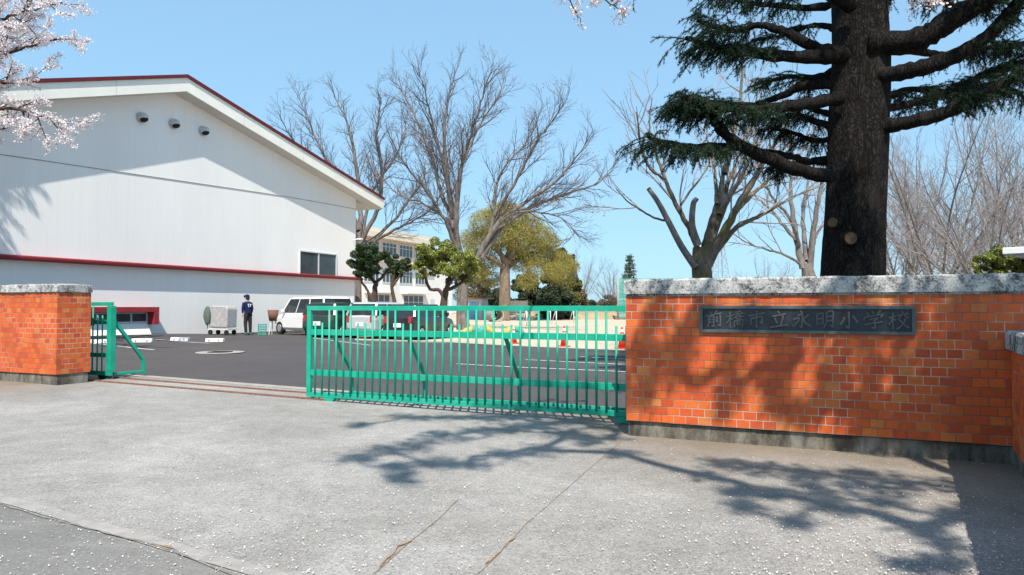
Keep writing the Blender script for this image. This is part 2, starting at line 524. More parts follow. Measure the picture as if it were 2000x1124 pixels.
M['green'] = gate_paint()
M['green_dark'] = simple('dark_green_hardware', (0.01, 0.12, 0.085), 0.5)
M['black'] = simple('black_rubber', (0.012, 0.012, 0.013), 0.75)
M['rust'] = simple('rusty_steel', (0.20, 0.10, 0.065), 0.8, var=0.4, scale=20, bump=0.3)
M['siding'] = siding_mat('off_white_metal_siding', (0.82, 0.81, 0.79))
M['siding_low'] = siding_mat('white_render_wall', (0.80, 0.79, 0.77))
M['fascia'] = simple('cream_fascia_board', (0.78, 0.78, 0.72), 0.6, var=0.05, scale=1.5)
M['soffit'] = simple('pale_soffit', (0.58, 0.57, 0.53), 0.8, var=0.06)
M['roof_red'] = simple('dark_red_roof_metal', (0.13, 0.014, 0.018), 0.5, var=0.15)
M['band_red'] = simple('maroon_painted_band', (0.27, 0.028, 0.035), 0.5, var=0.2, scale=3)
M['glass'] = simple('dark_window_glass', (0.045, 0.058, 0.062), 0.12, 0.6, var=0.3, scale=1.3)
M['alu'] = simple('pale_aluminium_frame', (0.55, 0.57, 0.58), 0.4, 0.4, var=0.06)
M['steel'] = simple('grey_vent_steel', (0.5, 0.52, 0.54), 0.4, 0.4, 0.2)
M['dark'] = simple('dark_hollow', (0.02, 0.02, 0.02), 0.9)
M['white'] = simple('white_painted_metal', (0.78, 0.79, 0.79), 0.5, var=0.05)
M['wallwhite'] = simple('white_school_render', (0.78, 0.76, 0.72), 0.85, var=0.06, scale=0.6)
M['cream'] = simple('cream_school_render', (0.62, 0.53, 0.44), 0.85, var=0.1, scale=0.7)
M['creamlight'] = simple('pale_parapet_render', (0.72, 0.64, 0.53), 0.85, var=0.08, scale=0.7)
M['bark_grey'] = bark_mat('pale_grey_bark', (0.075, 0.065, 0.06), (0.22, 0.195, 0.178), 5, 0.4, 0.5, 0.02)
M['bark_twig'] = simple('grey_brown_twigs', (0.105, 0.088, 0.092), 0.9, 0.1, var=0.3, scale=1.5)
M['bark_twig_pale'] = simple('pale_grey_twigs', (0.25, 0.232, 0.235), 0.9, 0.1, var=0.3, scale=1.5)
M['bark_moss'] = bark_mat('mossy_grey_bark', (0.06, 0.045, 0.034), (0.20, 0.165, 0.125), 6, 0.35, 0.6, 0.02, (0.10, 0.09, 0.03))
M['bark_dark'] = bark_mat('dark_garden_bark', (0.035, 0.025, 0.02), (0.13, 0.09, 0.07), 9, 0.4, 0.6, 0.015)
M['bark_far'] = bark_mat('tan_far_bark', (0.10, 0.075, 0.055), (0.29, 0.225, 0.165), 3, 0.4, 0.5, 0.03)
M['bark_cherry'] = bark_mat('dark_cherry_bark', (0.022, 0.015, 0.015), (0.09, 0.065, 0.06), 14, 1.6, 0.6, 0.01)
M['bark_deodar'] = deodar_bark()
M['cut'] = simple('sawn_branch_scar', (0.085, 0.055, 0.032), 0.9, var=0.5, scale=18, bump=0.4)
M['needle'] = leafmat('dark_blue_green_needles', [(0.004, 0.011, 0.010), (0.008, 0.024, 0.020), (0.018, 0.046, 0.032), (0.08, 0.115, 0.035)], 0.7, 0.10, 1.6, 0.12)
M['blossom'] = leafmat('pale_pink_blossom', [(0.66, 0.56, 0.58), (0.78, 0.71, 0.72), (0.84, 0.78, 0.78), (0.88, 0.85, 0.84)], 0.8, 0.35, 2.0)
M['calyx'] = leafmat('reddish_blossom_buds', [(0.25, 0.05, 0.05), (0.38, 0.12, 0.08), (0.5, 0.25, 0.18)], 0.8, 0.2, 3.0)
M['petal'] = simple('fallen_petals', (0.58, 0.555, 0.555), 0.8, var=0.1)
M['leaf_dark'] = leafmat('dark_glossy_leaves', [(0.012, 0.028, 0.012), (0.03, 0.06, 0.02), (0.075, 0.12, 0.035)], 0.4, 0.15, 1.2, 0.5)
M['leaf_bright'] = leafmat('bright_yellow_green_leaves', [(0.05, 0.075, 0.014), (0.15, 0.19, 0.03), (0.30, 0.33, 0.065), (0.42, 0.43, 0.13)], 0.4, 0.25, 1.4, 0.5)
M['leaf_willow'] = leafmat('wispy_olive_shoots', [(0.22, 0.19, 0.06), (0.34, 0.30, 0.075), (0.48, 0.44, 0.14)], 0.8, 0.3, 0.4)
M['leaf_olive'] = leafmat('olive_conical_foliage', [(0.05, 0.055, 0.02), (0.11, 0.115, 0.03), (0.20, 0.18, 0.05)], 0.7, 0.15, 0.5)
M['leaf_far'] = leafmat('dull_dark_evergreen', [(0.025, 0.04, 0.026), (0.05, 0.07, 0.04), (0.09, 0.11, 0.06)], 0.7, 0.15, 0.4)
M['leaf_brown'] = leafmat('brownish_hedge', [(0.09, 0.075, 0.045), (0.16, 0.13, 0.07), (0.22, 0.18, 0.10)], 0.8, 0.15, 0.4)
M['leaf_conifer'] = leafmat('blue_green_conifer', [(0.04, 0.07, 0.055), (0.08, 0.12, 0.09), (0.14, 0.19, 0.13)], 0.7, 0.1, 0.6)
M['seed'] = leafmat('ochre_dry_leaves', [(0.32, 0.18, 0.06), (0.52, 0.32, 0.12)], 0.8, 0.3, 1.0)
M['cone'] = simple('orange_cone_plastic', (0.72, 0.055, 0.025), 0.45, var=0.1)
M['bronze'] = simple('dark_bronze_plate', (0.022, 0.028, 0.036), 0.4, 0.5, 0.3, var=0.35, scale=5)
M['bronze_hi'] = simple('worn_bronze_lettering', (0.085, 0.085, 0.086), 0.5, 0.5, 0.3, var=0.3, scale=8)
M['bronze_frame'] = simple('bronze_plate_frame', (0.075, 0.095, 0.095), 0.45, 0.5, 0.3, var=0.35, scale=8)
M['skin'] = simple('skin', (0.50, 0.30, 0.22), 0.6)
M['hair'] = simple('black_hair', (0.015, 0.012, 0.012), 0.6)


def sand_mat():
    t = NT('pale_playground_sand')
    o = t.pos()
    a = t.noise(0.12, 5, 0.6, o); b = t.noise(3, 5, 0.7, o)
    c = t.ramp(t.math('ADD', t.math('MULTIPLY', a, 0.6), t.math('MULTIPLY', b, 0.4)), [(0.35, (0.42, 0.34, 0.255)), (0.65, (0.54, 0.46, 0.36))])
    return t.base(c, 0.95, 0.1)


M['sand'] = sand_mat()
M['earth'] = simple('brown_bare_earth', (0.34, 0.25, 0.165), 0.95, var=0.25, scale=0.8)
M['kerb'] = simple('pale_kerb_concrete', (0.33, 0.30, 0.265), 0.9, var=0.2, scale=4)

# ------------------------------------------------------------------ ground sheets
def sheet(name, mat, xs, ys, dz, inside=None):
    V = []; F = []
    nx, ny = len(xs), len(ys)
    for y in ys:
        for x in xs: V.append((x, y, gz(x, y) + dz))
    for j in range(ny - 1):
        for i in range(nx - 1):
            F.append((j * nx + i, j * nx + i + 1, (j + 1) * nx + i + 1, (j + 1) * nx + i))
    o = npmesh(name, V, F, mat)
    tag(o, kind='structure')
    return o


def poly_sheet(name, mat, pts, dz, kind='structure', cell=1.0, label=None, cat=None):
    """polygon laid on the ground, cut into strips so that it follows the slope"""
    import bmesh
    bm = bmesh.new()
    vs_ = [bm.verts.new((p[0], p[1], 0)) for p in pts]
    f = bm.faces.new(vs_)
    if f.normal.z < 0: f.normal_flip()
    xs = [p[0] for p in pts]; ys = [p[1] for p in pts]
    def cuts(a, b, ax):
        k = math.ceil(a / cell) * cell
        while k < b:
            co = (k, 0, 0) if ax == 0 else (0, k, 0)
            no = (1, 0, 0) if ax == 0 else (0, 1, 0)
            bmesh.ops.bisect_plane(bm, geom=bm.verts[:] + bm.edges[:] + bm.faces[:], plane_co=co, plane_no=no)
            k += cell
    cuts(max(min(xs), -22), min(max(xs), 0.5), 0)
    cuts(max(min(ys), 8), min(max(ys), 40), 1)
    for v in bm.verts: v.co.z = gz(v.co.x, v.co.y) + dz
    bm.normal_update()
    for f in bm.faces:
        if f.normal.z < 0: f.normal_flip()
    me = bpy.data.meshes.new(name); bm.to_mesh(me); bm.free()
    me.materials.append(mat)
    o = bpy.data.objects.new(name, me); C.objects.link(o)
    return tag(o, label, cat, kind=kind)


xs = [-1500, -600, -200, -80, -40] + [x * 1.0 for x in range(-24, 2)] + [10, 40, 80, 200, 600, 1500]
ys = [-1500, -400, -60, -15, -5, 0, 4] + [float(y) for y in range(8, 41)] + [55, 80, 150, 400, 1500]
sheet('ground', M['sand'], xs, ys, -0.012)


def WL(x, y):      # wall frame to the ground
    p = W0 + GR * x + NN * y
    return (p.x, p.y)


poly_sheet('apron', M['apron'], [WL(-26, 1.75), WL(-26, -16), WL(12, -16), WL(12, 1.75)], 0.0)
# car park
lot_far = [G(693, 664), G(875, 668.5), G(1221, 684.5)]
d_far = (lot_far[2] - lot_far[1])
e1 = lot_far[2] + d_far * 1.6
lot_pts = [WL(-26, 1.75), WL(14, 1.75), (e1.x + 2, e1.y), (lot_far[2].x, lot_far[2].y), (lot_far[1].x, lot_far[1].y),
           (lot_far[0].x, lot_far[0].y), (-9.0, 40.0), (-30, 44), (-45, 30)]
poly_sheet('car_park', M['lot'], lot_pts, -0.004)
# the road in the lower left, its edge band
ra, rb = G(0, 985), G(470, 1124)
rd = (rb - ra).normalized()
rn = Vector((-rd.y, rd.x, 0))
q0, q1 = ra - rd * 40, rb + rd * 14
poly_sheet('road', M['road'], [(q0.x, q0.y), (q0.x + -rn.x * 20, q0.y - rn.y * 20), (q1.x - rn.x * 20, q1.y - rn.y * 20), (q1.x, q1.y)], 0.004)


def strip_line(pts, w, seed=1, jag=0.3):
    """thin ragged strip outline along ground points"""
    rng = random.Random(seed)
    P_ = []
    for i in range(len(pts) - 1):
        a, b = Vector(pts[i]), Vector(pts[i + 1])
        n = max(2, int((b - a).length / 0.06))
        for k in range(n): P_.append(a.lerp(b, k / n))
    P_.append(Vector(pts[-1]))
    L, Rr = [], []
    dr = 0.0
    for i, p in enumerate(P_):
        d = (P_[min(i + 1, len(P_) - 1)] - P_[max(i - 1, 0)]).normalized()
        nn_ = Vector((-d.y, d.x, 0))
        dr = dr * 0.8 + rng.uniform(-1, 1) * w * jag * 1.2
        ww = w * 0.5 * (1 + rng.uniform(-1, 1) * jag * 1.6)
        ww = max(ww, w * 0.08)
        if i in (0, len(P_) - 1): ww *= 0.1
        L.append(p + nn_ * (dr + ww)); Rr.append(p + nn_ * (dr - ww))
    return L, Rr


def ground_strip(name, mat, pts, w, dz, seed=1, jag=0.3, kind='structure'):
    L, Rr = strip_line(pts, w, seed, jag)
    V = []; F = []
    for a, b in zip(L, Rr):
        V += [(a.x, a.y, gz(a.x, a.y) + dz), (b.x, b.y, gz(b.x, b.y) + dz)]
    for i in range(len(L) - 1): F.append((2 * i + 1, 2 * i + 3, 2 * i + 2, 2 * i))
    return tag(npmesh(name, V, F, mat), kind=kind)


M['joint'] = simple('earthy_joint_filling', (0.24, 0.19, 0.14), 0.95, var=0.4, scale=25)
M['joint_rust'] = simple('rusty_leaf_litter', (0.27, 0.18, 0.11), 0.95, var=0.4, scale=30)
M['joint_dark'] = simple('dark_gutter_line', (0.21, 0.195, 0.18), 0.95, var=0.3, scale=20)
M['gutter'] = simple('pale_gutter_concrete', (0.29, 0.272, 0.255), 0.9, var=0.18, scale=9, bump=0.2)
ground_strip('paving_joint', M['joint'], [G(1215, 862), G(1140, 925), G(1030, 1022), G(945, 1112), G(930, 1124), G(860, 1190)], 0.006, 0.004, 3, 0.35)
ground_strip('paving_joint', M['joint'], [G(895, 975), G(850, 1020), G(790, 1068), G(735, 1118), G(680, 1160)], 0.007, 0.004, 5, 0.4)
ground_strip('litter_line', M['joint_rust'], [G(1012, 1050), G(985, 1072), G(970, 1087), G(950, 1106)], 0.010, 0.008, 8, 0.8)
ground_strip('litter_line', M['joint_rust'], [G(806, 1058), G(782, 1070), G(768, 1085), G(738, 1115)], 0.012, 0.008, 9, 0.8)
# road edge: pale gutter strip with dark joints
g0, g1 = ra - rd * 30, rb + rd * 10
def off(p, k): return p + rn * k
ground_strip('gutter', M['gutter'], [off(g0, 0.07), off(ra, 0.07), off(rb, 0.07), off(g1, 0.07)], 0.11, 0.006, 2, 0.02)
ground_strip('gutter_joint', M['joint_dark'], [off(ra, -0.012), off(G(330, 1075), -0.004), off(rb, -0.012), off(g1, -0.012)], 0.014, 0.010, 12, 0.45)
ground_strip('litter_line', M['joint_rust'], [G(295, 1066), G(330, 1072), G(352, 1080)], 0.012, 0.012, 19, 0.6)
# concrete sill behind the gate and painted lines
lines = [[(890, 711), (1221, 726.5), (1400, 735)], [(1025, 703), (1221, 712.5), (1400, 721)], [(1133, 697), (1221, 702), (1400, 712)],
         [(240, 677.5), (302, 684)], [(150, 668), (240, 677.5)], [(300, 663), (410, 671)], [(605, 660), (724, 675)], [(693, 665.5), (875, 670.5)]]
for i, ln in enumerate(lines):
    ground_strip('parking_line', M['paint'], [G(*p) for p in ln], 0.10, 0.004, 40 + i, 0.03)
ground_strip('kerb_line', M['kerb'], [lot_far[0], lot_far[1], lot_far[2], e1], 0.16, 0.03, 60, 0.02)
sill = [WL(-15, 1.62), WL(-9, 1.62), WL(-4, 1.62), WL(0, 1.62), WL(3, 1.62)]
ground_strip('sill_strip', M['kerb'], [Vector((a, b, 0)) for a, b in sill], 0.24, 0.006, 61, 0.015)
# manhole in the car park
t = thing('drain_cover', 'round iron drain cover with pale rim set in the car park asphalt', 'manhole', G(430, 689) + Vector((0, 0, 0.002)))
b = MB(); b.tube([(0, 0, 0), (0, 0, 0.012)], 0.62, 32); b.build('rim', M['kerb'], t)
b = MB(); b.tube([(0, 0, 0.012), (0, 0, 0.02)], 0.33, 28)
for k in range(-3, 4): b.box(-0.25, 0.25, k * 0.07 - 0.015, k * 0.07 + 0.015, 0.02, 0.026)
b.build('lid', M['dark'], t)

# ------------------------------------------------------------------ gate rails on the ground
for yy, x0, x1, lab in ((0.70, -9.6, -4.35, 'rusty steel gate rail in the paving, the one nearer the road'),
                        (1.20, -9.8, 2.5, 'rusty steel gate rail beside the asphalt edge, the one nearer the car park')):
    b = MB()
    n = 24
    for i in range(n):
        a, c = x0 + (x1 - x0) * i / n, x0 + (x1 - x0) * (i + 1) / n
        for w in (-0.028, 0.012):
            pa, pc = WL(a, yy + w), WL(c, yy + w); pd, pe = WL(c, yy + w + 0.016), WL(a, yy + w + 0.016)
            h = [(p[0], p[1], gz(*p) + 0.02) for p in (pa, pc, pd, pe)]
            b.face(h)
            b.face([(pa[0], pa[1], gz(*pa) - 0.01), (pc[0], pc[1], gz(*pc) - 0.01), h[1], h[0]])
            b.face([(pd[0], pd[1], gz(*pd) - 0.01), (pe[0], pe[1], gz(*pe) - 0.01), h[3], h[2]])
    o = b.build('gate_rail', M['rust'])
    tag(o, lab, 'rail', 'rails the sliding gates run on')

# ------------------------------------------------------------------ brick walls
def rough_block(name, mat, x0, x1, y0, y1, z0, z1, parent, seg=0.05, amp=0.006, seed=1, bev=0.012):
    """long concrete block with slightly uneven faces"""
    rng = random.Random(seed)
    nx = max(2, int((x1 - x0) / seg))
    pr = [(y0, z0), (y0, z0 + (z1 - z0) * 0.5), (y0, z1 - bev), (y0 + bev, z1), ((y0 + y1) / 2, z1 + 0.004), (y1 - bev, z1), (y1, z1 - bev), (y1, z0)]
    V = []; F = []
    for i in range(nx + 1):
        x = x0 + (x1 - x0) * i / nx
        e = bev if i in (0, nx) else 0
        for (y, z) in pr:
            yy = y + (e if y < (y0 + y1) / 2 else -e)
            V.append((x, yy + rng.uniform(-amp, amp), z - (e if z > z0 + 0.01 else 0) * 0.6 + (rng.uniform(-amp, amp) if z > z0 else 0)))
    k = len(pr)
    for i in range(nx):
        for j in range(k):
            l = (j + 1) % k
            F.append((i * k + j, (i + 1) * k + j, (i + 1) * k + l, i * k + l))
    b = MB(); b.v = V; b.f = F; b.uv = [[(0, 0)] * 4] * len(F); b.sm = [False] * len(F)
    b.f.append(tuple(range(k))); b.uv.append([(0, 0)] * k); b.sm.append(False)
    b.f.append(tuple(nx * k + j for j in range(k))[::-1]); b.uv.append([(0, 0)] * k); b.sm.append(False)
    return b.build(name, mat, parent)


ZT = ZB + BH * NROW
wall = thing('brick_wall', 'orange brick entrance wall with white stained coping, behind the dark name plaque', 'wall', W0, A_WALL)
b = MB(); b.box(0, 7, 0, 0.56, ZB, ZT, 'tb'); b.face([(0, 0, ZB), (0, .56, ZB), (7, .56, ZB), (7, 0, ZB)]); b.build('brickwork', M['brick'], wall)
rough_block('base', M['base'], 0.01, 7, 0.03, 0.53, -0.1, ZB - 0.002, wall, amp=0.004, seed=3)
rough_block('coping', M['coping'], -0.015, 7, -0.035, 0.60, ZT + 0.02, 1.64, wall, seg=0.06, amp=0.004, seed=4, bev=0.018)
rough_block('coping_bed', M['coping'], 0.005, 7, -0.004, 0.565, ZT - 0.001, ZT + 0.02, wall, seg=0.07, amp=0.003, seed=5, bev=0.003)

XP = -9.18
lp = thing('brick_wall', 'shorter orange brick gate pillar wall with rough white coping at the left edge', 'wall', W0 + Vector((0, 0, 0.115)), A_WALL)
b = MB(); b.box(-17, XP, 0, 0.56, ZB, ZT, 't')
o = b.build('brickwork', M['brick'], lp)
rough_block('base', M['base'], -17, XP - 0.015, 0.02, 0.54, -0.2, ZB - 0.002, lp, amp=0.004, seed=6)
rough_block('coping', M['coping'], -17, XP + 0.02, -0.03, 0.60, ZT + 0.012, 1.60, lp, seg=0.05, amp=0.011, seed=7, bev=0.02)
rough_block('coping_bed', M['coping'], -17, XP - 0.004, -0.003, 0.565, ZT - 0.001, ZT + 0.012, lp, amp=0.002, seed=8, bev=0.003)

# low splayed wing wall coming towards the viewer on the right
wc = W0 + GR * 3.36
wdir = Vector((-0.495, -0.869, 0))
wing = thing('brick_wall', 'low orange brick wing wall at the right edge, coping below the name plaque', 'wall', wc + Vector((0, 0, 0)), math.atan2(wdir.y, wdir.x))
# local x runs towards the viewer, the visible face is on local -y
ZW = 1.00
b = MB(); b.box(0.02, 5.5, 0.0, 0.45, ZB - 0.02, ZW, 'b'); b.build('brickwork', M['brick_wing'], wing)
rough_block('base', M['base'], 0.03, 5.5, 0.02, 0.43, -0.1, ZB - 0.022, wing, seed=9)
rough_block('coping', M['coping'], 0.04, 5.52, -0.05, 0.50, ZW + 0.003, 1.15, wing, seg=0.06, amp=0.006, seed=10, bev=0.02)

# ------------------------------------------------------------------ bronze name plaque
pq = thing('name_plaque', 'dark bronze plaque with raised school name characters on the orange brick wall', 'sign', W0 + GR * 0.763, A_WALL)
L_, z0, z1 = 1.89, 1.095, 1.363
b = MB(); b.box(0.03, L_ - 0.03, -0.012, -0.001, z0 + 0.03, z1 - 0.03); b.build('plate', M['bronze'], pq)
b = MB()
b.box(0, L_, -0.030, 0.0, z1 - 0.03, z1); b.box(0, L_, -0.030, 0.0, z0, z0 + 0.03)
b.box(0, 0.03, -0.030, 0.0, z0 + 0.03, z1 - 0.03); b.box(L_ - 0.03, L_, -0.030, 0.0, z0 + 0.03, z1 - 0.03)
b.build('frame', M['bronze_frame'], pq, 0.003)
KI = ['0.3,6.8 4,7.3', '2.3,9.6 2.3,5 2.3,0.2', '2.2,6.6 1.5,4.5 0.2,3', '2.5,6 3.8,4.8']
BRUSH = {   # brush strokes of each character on a 10 x 10 field
    '前': ['2.8,9.6 3.8,8.3', '7,9.9 5.8,8.2', '0.4,7.2 5,7.6 9.8,8', '2.2,6.4 2.1,2.8 1.2,0.4', '2.3,6.3 5,6.6 5.1,3 5,0.6 4,1.4', '2.4,4.7 4.8,4.9', '2.4,3.1 4.8,3.3', '6.9,6.4 6.9,2.6', '8.9,7.1 8.9,3 8.9,0.5 7.7,1.5'],
    '橋': KI + ['8.6,9.6 6.8,9.1 5,8.9', '4.2,7.5 9.9,8', '6.9,8.9 6,6.8 4.3,5.6', '7.1,7.6 8.2,6.5 10,5.7', '5.8,6 5.9,4.8', '5.8,6 8.3,6.2 8,4.9', '5.9,4.8 8,4.9', '4.8,3.9 4.8,0.3', '4.8,3.8 9.4,4 9.4,2 9.4,0.4 8.5,1.1', '6.1,2.8 6.2,1.5', '6.1,2.8 8,2.9 7.8,1.6', '6.2,1.5 7.8,1.6'],
    '市': ['4.8,10 5.5,8.7', '0.4,7.4 5,7.8 9.8,8.1', '2,5.9 2.1,2', '2,5.8 5,6 8.1,6.2 8.1,4 8,2.4 6.9,3.3', '5,7.6 5,4 5,0'],
    '立': ['4.6,9.8 5.4,8.3', '1.4,7.1 8.8,7.6', '2.9,6.1 4,2.8', '7.4,6.7 6.8,4 5.9,1.6', '0.2,0.9 5,1.2 9.9,1.4'],
    '永': ['4.3,9.9 5.7,8.7', '2.9,7.4 5.3,7.8 5.2,4 5.1,0.5 3.9,1.6', '0.6,5.5 3.7,6 2.6,3.5 0.2,1.4', '8.8,7.5 7.2,6.1 5.4,5.1', '5.4,5.5 7,2.9 10,0.6'],
    '明': ['0.9,8.4 1,2.3', '1,8.4 4,8.7 4,5 4,2.5', '1.2,5.7 3.8,5.8', '1.1,2.9 3.9,3', '5.8,9.1 5.8,3.8 4.3,0.4', '5.8,9 9.1,9.3 9.1,4 9.1,0.6 7.9,1.5', '6,6.5 8.9,6.6', '5.9,4.1 8.9,4.2'],
    '小': ['5,9.7 5.1,5 5,0.5 3.6,1.8', '2.9,6.6 2,4.6 0.6,2.8', '7,6.9 8.2,5.2 9.5,3'],
    '学': ['1.8,9.4 2.8,7.9', '4.5,10 5.2,8.3', '8.7,10 7,8', '1,7.3 0.4,5.3', '1,7 5,7.3 9.5,7.5 8.5,5.8', '3,5.4 7.2,5.8 5.3,4.3', '5.2,4.4 5.8,2.4 5.5,0.4 4,1.3', '0.4,2.9 5,3.2 9.8,3.5'],
    '校': KI + ['6.7,9.9 7.2,8.5', '4.3,7.5 9.9,8', '6,7.1 5.4,6 4.4,5.1', '8,7.2 9.7,5.4', '8.4,5.6 6.9,2.4 4,0.1', '5.5,5.1 7.4,2.5 10,0.2']}
for i, ch_ in enumerate('前橋市立永明小学校'):
    b = MB(); rngc = random.Random(40 + i)
    for k, st_ in enumerate(BRUSH[ch_]):
        cp = [tuple(float(v) for v in p.split(',')) for p in st_.split()]
        pth = smooth_path([(x, y, 0) for x, y in cp], 6 if len(cp) > 2 else 9)
        n_ = len(pth); dz = 0.00018 * k
        wd_ = 0.62 if len(BRUSH[ch_]) > 12 else (0.80 if len(BRUSH[ch_]) > 7 else 1.0)
        rows = []
        for j, p in enumerate(pth):
            f = j / (n_ - 1)
            d = pth[min(j + 1, n_ - 1)] - pth[max(j - 1, 0)]; d = d / (np.linalg.norm(d) + 1e-9)
            w_ = 1.32 * wd_ * (0.62 + 0.38 * abs(2 * f - 1) ** 1.5) * (0.55 if j == n_ - 1 else 1) * (0.75 if j == 0 else 1) * rngc.uniform(0.94, 1.06)
            sx_, sy_ = -d[1] * w_ / 2, d[0] * w_ / 2
            U = lambda x, y: (x * 0.0166 - 0.083, (y + 0.12 * (x - 5)) * 0.0168)
            a1, a2 = U(p[0] + sx_, p[1] + sy_), U(p[0] - sx_, p[1] - sy_)
            rows.append((a1, a2))
        zt_ = 0.011 + dz
        for j in range(n_ - 1):
            (a, c_), (d_, e_) = rows[j], rows[j + 1]
            b.face([(a[0], -zt_, a[1]), (c_[0], -zt_, c_[1]), (e_[0], -zt_, e_[1]), (d_[0], -zt_, d_[1])])
            b.face([(a[0], 0, a[1]), (a[0], -zt_, a[1]), (d_[0], -zt_, d_[1]), (d_[0], 0, d_[1])])
            b.face([(c_[0], -zt_, c_[1]), (c_[0], 0, c_[1]), (e_[0], 0, e_[1]), (e_[0], -zt_, e_[1])])
        for (a, c_) in (rows[0], rows[-1]):
            b.face([(a[0], 0, a[1]), (c_[0], 0, c_[1]), (c_[0], -zt_, c_[1]), (a[0], -zt_, a[1])])
    o = b.build('character', M['bronze_hi'], pq)
    o.location = (0.135 + i * 0.2025, -0.012, z0 + 0.052)

# ------------------------------------------------------------------ green sliding gates
GY = 0.67
rg = thing('sliding_gate', 'long green barred sliding gate standing half across the entrance', 'gate', W0 + NN * GY, A_WALL)
X0, X1 = -4.78, 0.62
NB = 42
sp = 0.1205
b = MB(); b.box(X0, X1, 0.0, 0.05, 1.30, 1.365); b.build('top_rail', M['green'], rg, 0.004)
b = MB(); b.box(X0 + 0.07, X1, 0.004, 0.046, 0.955, 1.035); b.build('middle_rail', M['green'], rg, 0.003)
b = MB(); b.box(X0 + 0.07, X1, 0.004, 0.046, 0.385, 0.465); b.build('lower_rail', M['green'], rg, 0.003)
b = MB(); b.box(X0, X1, 0.0, 0.05, 0.085, 0.15); b.build('bottom_rail', M['green'], rg, 0.004)
b = MB(); b.box(X0, X0 + 0.07, -0.002, 0.052, 0.152, 1.298); b.build('end_post', M['green'], rg, 0.004)
for i in range(NB):
    x = X0 + 0.07 + sp * (i + 1) - 0.03
    if x > X1 - 0.03: break
    short = (i % 6) in (0, 1)
    b = MB(); b.tube([(x, -0.009, 0.14), (x, -0.009, 1.13 if short else 1.31)], 0.0145, 8)
    b.build('bar', M['green'], rg)
b = MB(); b.box(X0 + 0.35, X1, 0.50, 0.55, 0.06, 0.115); b.build('rear_rail', M['green'], rg, 0.003)
for x in (-4.38, -3.15, -1.72, 0.0):
    b = MB()
    b.bar((x, 0.045, 1.0), (x, 0.50, 0.42), 0.05, 0.03)
    b.bar((x, 0.497, 0.44), (x, 0.525, 0.115), 0.05, 0.03)
    b.bar((x, 0.05, 0.11), (x, 0.50, 0.09), 0.04, 0.04)
    b.build('brace', M['green'], rg, 0.003)
for x in (-4.38, -0.22):
    b = MB(); b.prism([(x - 0.09, 0.083), (x + 0.09, 0.083), (x + 0.045, 0.012), (x - 0.045, 0.012)], -0.004, 0.054)
    w = b.build('wheel_bracket', M['green'], rg, 0.004)
    b = MB(); b.tube([(x, 0.012, 0.036), (x, 0.038, 0.036)], 0.034, 16); b.build('wheel', M['rust'], w)
    b = MB(); b.box(x - 0.05, x + 0.05, 0.505, 0.545, 0.006, 0.058); b.build('wheel_bracket', M['green'], rg, 0.004)

lg = thing('sliding_gate', 'narrow end of a green sliding gate tucked behind the left brick pillar', 'gate', W0 + NN * 0.97 + Vector((0, 0, 0.125)), A_WALL)
X1 = -9.25; X0 = -12.6
b = MB(); b.box(X0, X1, 0.0, 0.05, 1.245, 1.31); b.build('top_rail', M['green'], lg, 0.004)
b = MB(); b.box(X0, X1 - 0.10, 0.004, 0.046, 0.925, 1.0); b.build('middle_rail', M['green'], lg, 0.003)
b = MB(); b.box(X0, X1 - 0.10, 0.004, 0.046, 0.355, 0.43); b.build('lower_rail', M['green'], lg, 0.003)
b = MB(); b.box(X0, X1, 0.0, 0.05, 0.045, 0.12); b.build('bottom_rail', M['green'], lg, 0.004)
b = MB(); b.box(X1 - 0.10, X1, -0.004, 0.10, 0.122, 1.243); b.build('end_post', M['green'], lg, 0.004)
for i in range(26):
    x = X1 - 0.10 - 0.10 - i * 0.122
    if x < X0: break
    b = MB(); b.tube([(x, -0.009, 0.11), (x, -0.009, 1.08 if (i % 6) in (0, 1) else 1.25)], 0.0125, 8); b.build('bar', M['green'], lg)
for x in (X1 - 0.05, -11.2):
    b = MB()
    b.bar((x, 0.10, 0.98), (x, 0.66, 0.30), 0.05, 0.055)
    b.bar((x, 0.66, 0.31), (x, 0.70, 0.03), 0.05, 0.05)
    b.bar((x, 0.10, 0.07), (x, 0.68, 0.06), 0.045, 0.045)
    b.build('brace', M['green'], lg, 0.003)
b = MB(); b.box(X1 - 0.55, X1 - 0.42, -0.012, 0.0, 0.90, 1.02); b.build('lock_plate', M['green_dark'], lg)
b = MB(); b.prism([(X1 - 0.32, 0.043), (X1 - 0.14, 0.043), (X1 - 0.19, -0.02), (X1 - 0.27, -0.02)], 0.0, 0.05); b.build('wheel_bracket', M['black'], lg)

# ------------------------------------------------------------------ gymnasium
gc = Vector((-9.07, 40.0, 0))
gx = -NN                                           # local x: along the gable towards the viewer, y: out of the wall
gym = thing('gymnasium', 'large white gymnasium with cream gable fascia and a maroon band', 'building', gc, math.atan2(gx.y, gx.x))
SP, ZE, ZR, ZBAND = 25.0, 7.60, 10.24, 2.95
DEEP = -32
tl = (ZR - ZE) / 12.5
b = MB()
b.prism([(0, ZBAND), (0, ZE + 0.15), (12.5, ZR + 0.15), (SP, ZR - 12.5 * 0.335 + 0.1), (SP, ZBAND)], DEEP, 0.0)
b.build('upper_wall', M['siding'], gym)
b = MB(); b.box(0.15, SP - 0.1, DEEP, 0.03, -0.6, ZBAND - 0.02); b.build('lower_wall', M['siding_low'], gym)
b = MB(); b.box(0.13, SP - 0.08, DEEP, 0.07, -0.6, 0.16); b.build('plinth', M['base'], gym)
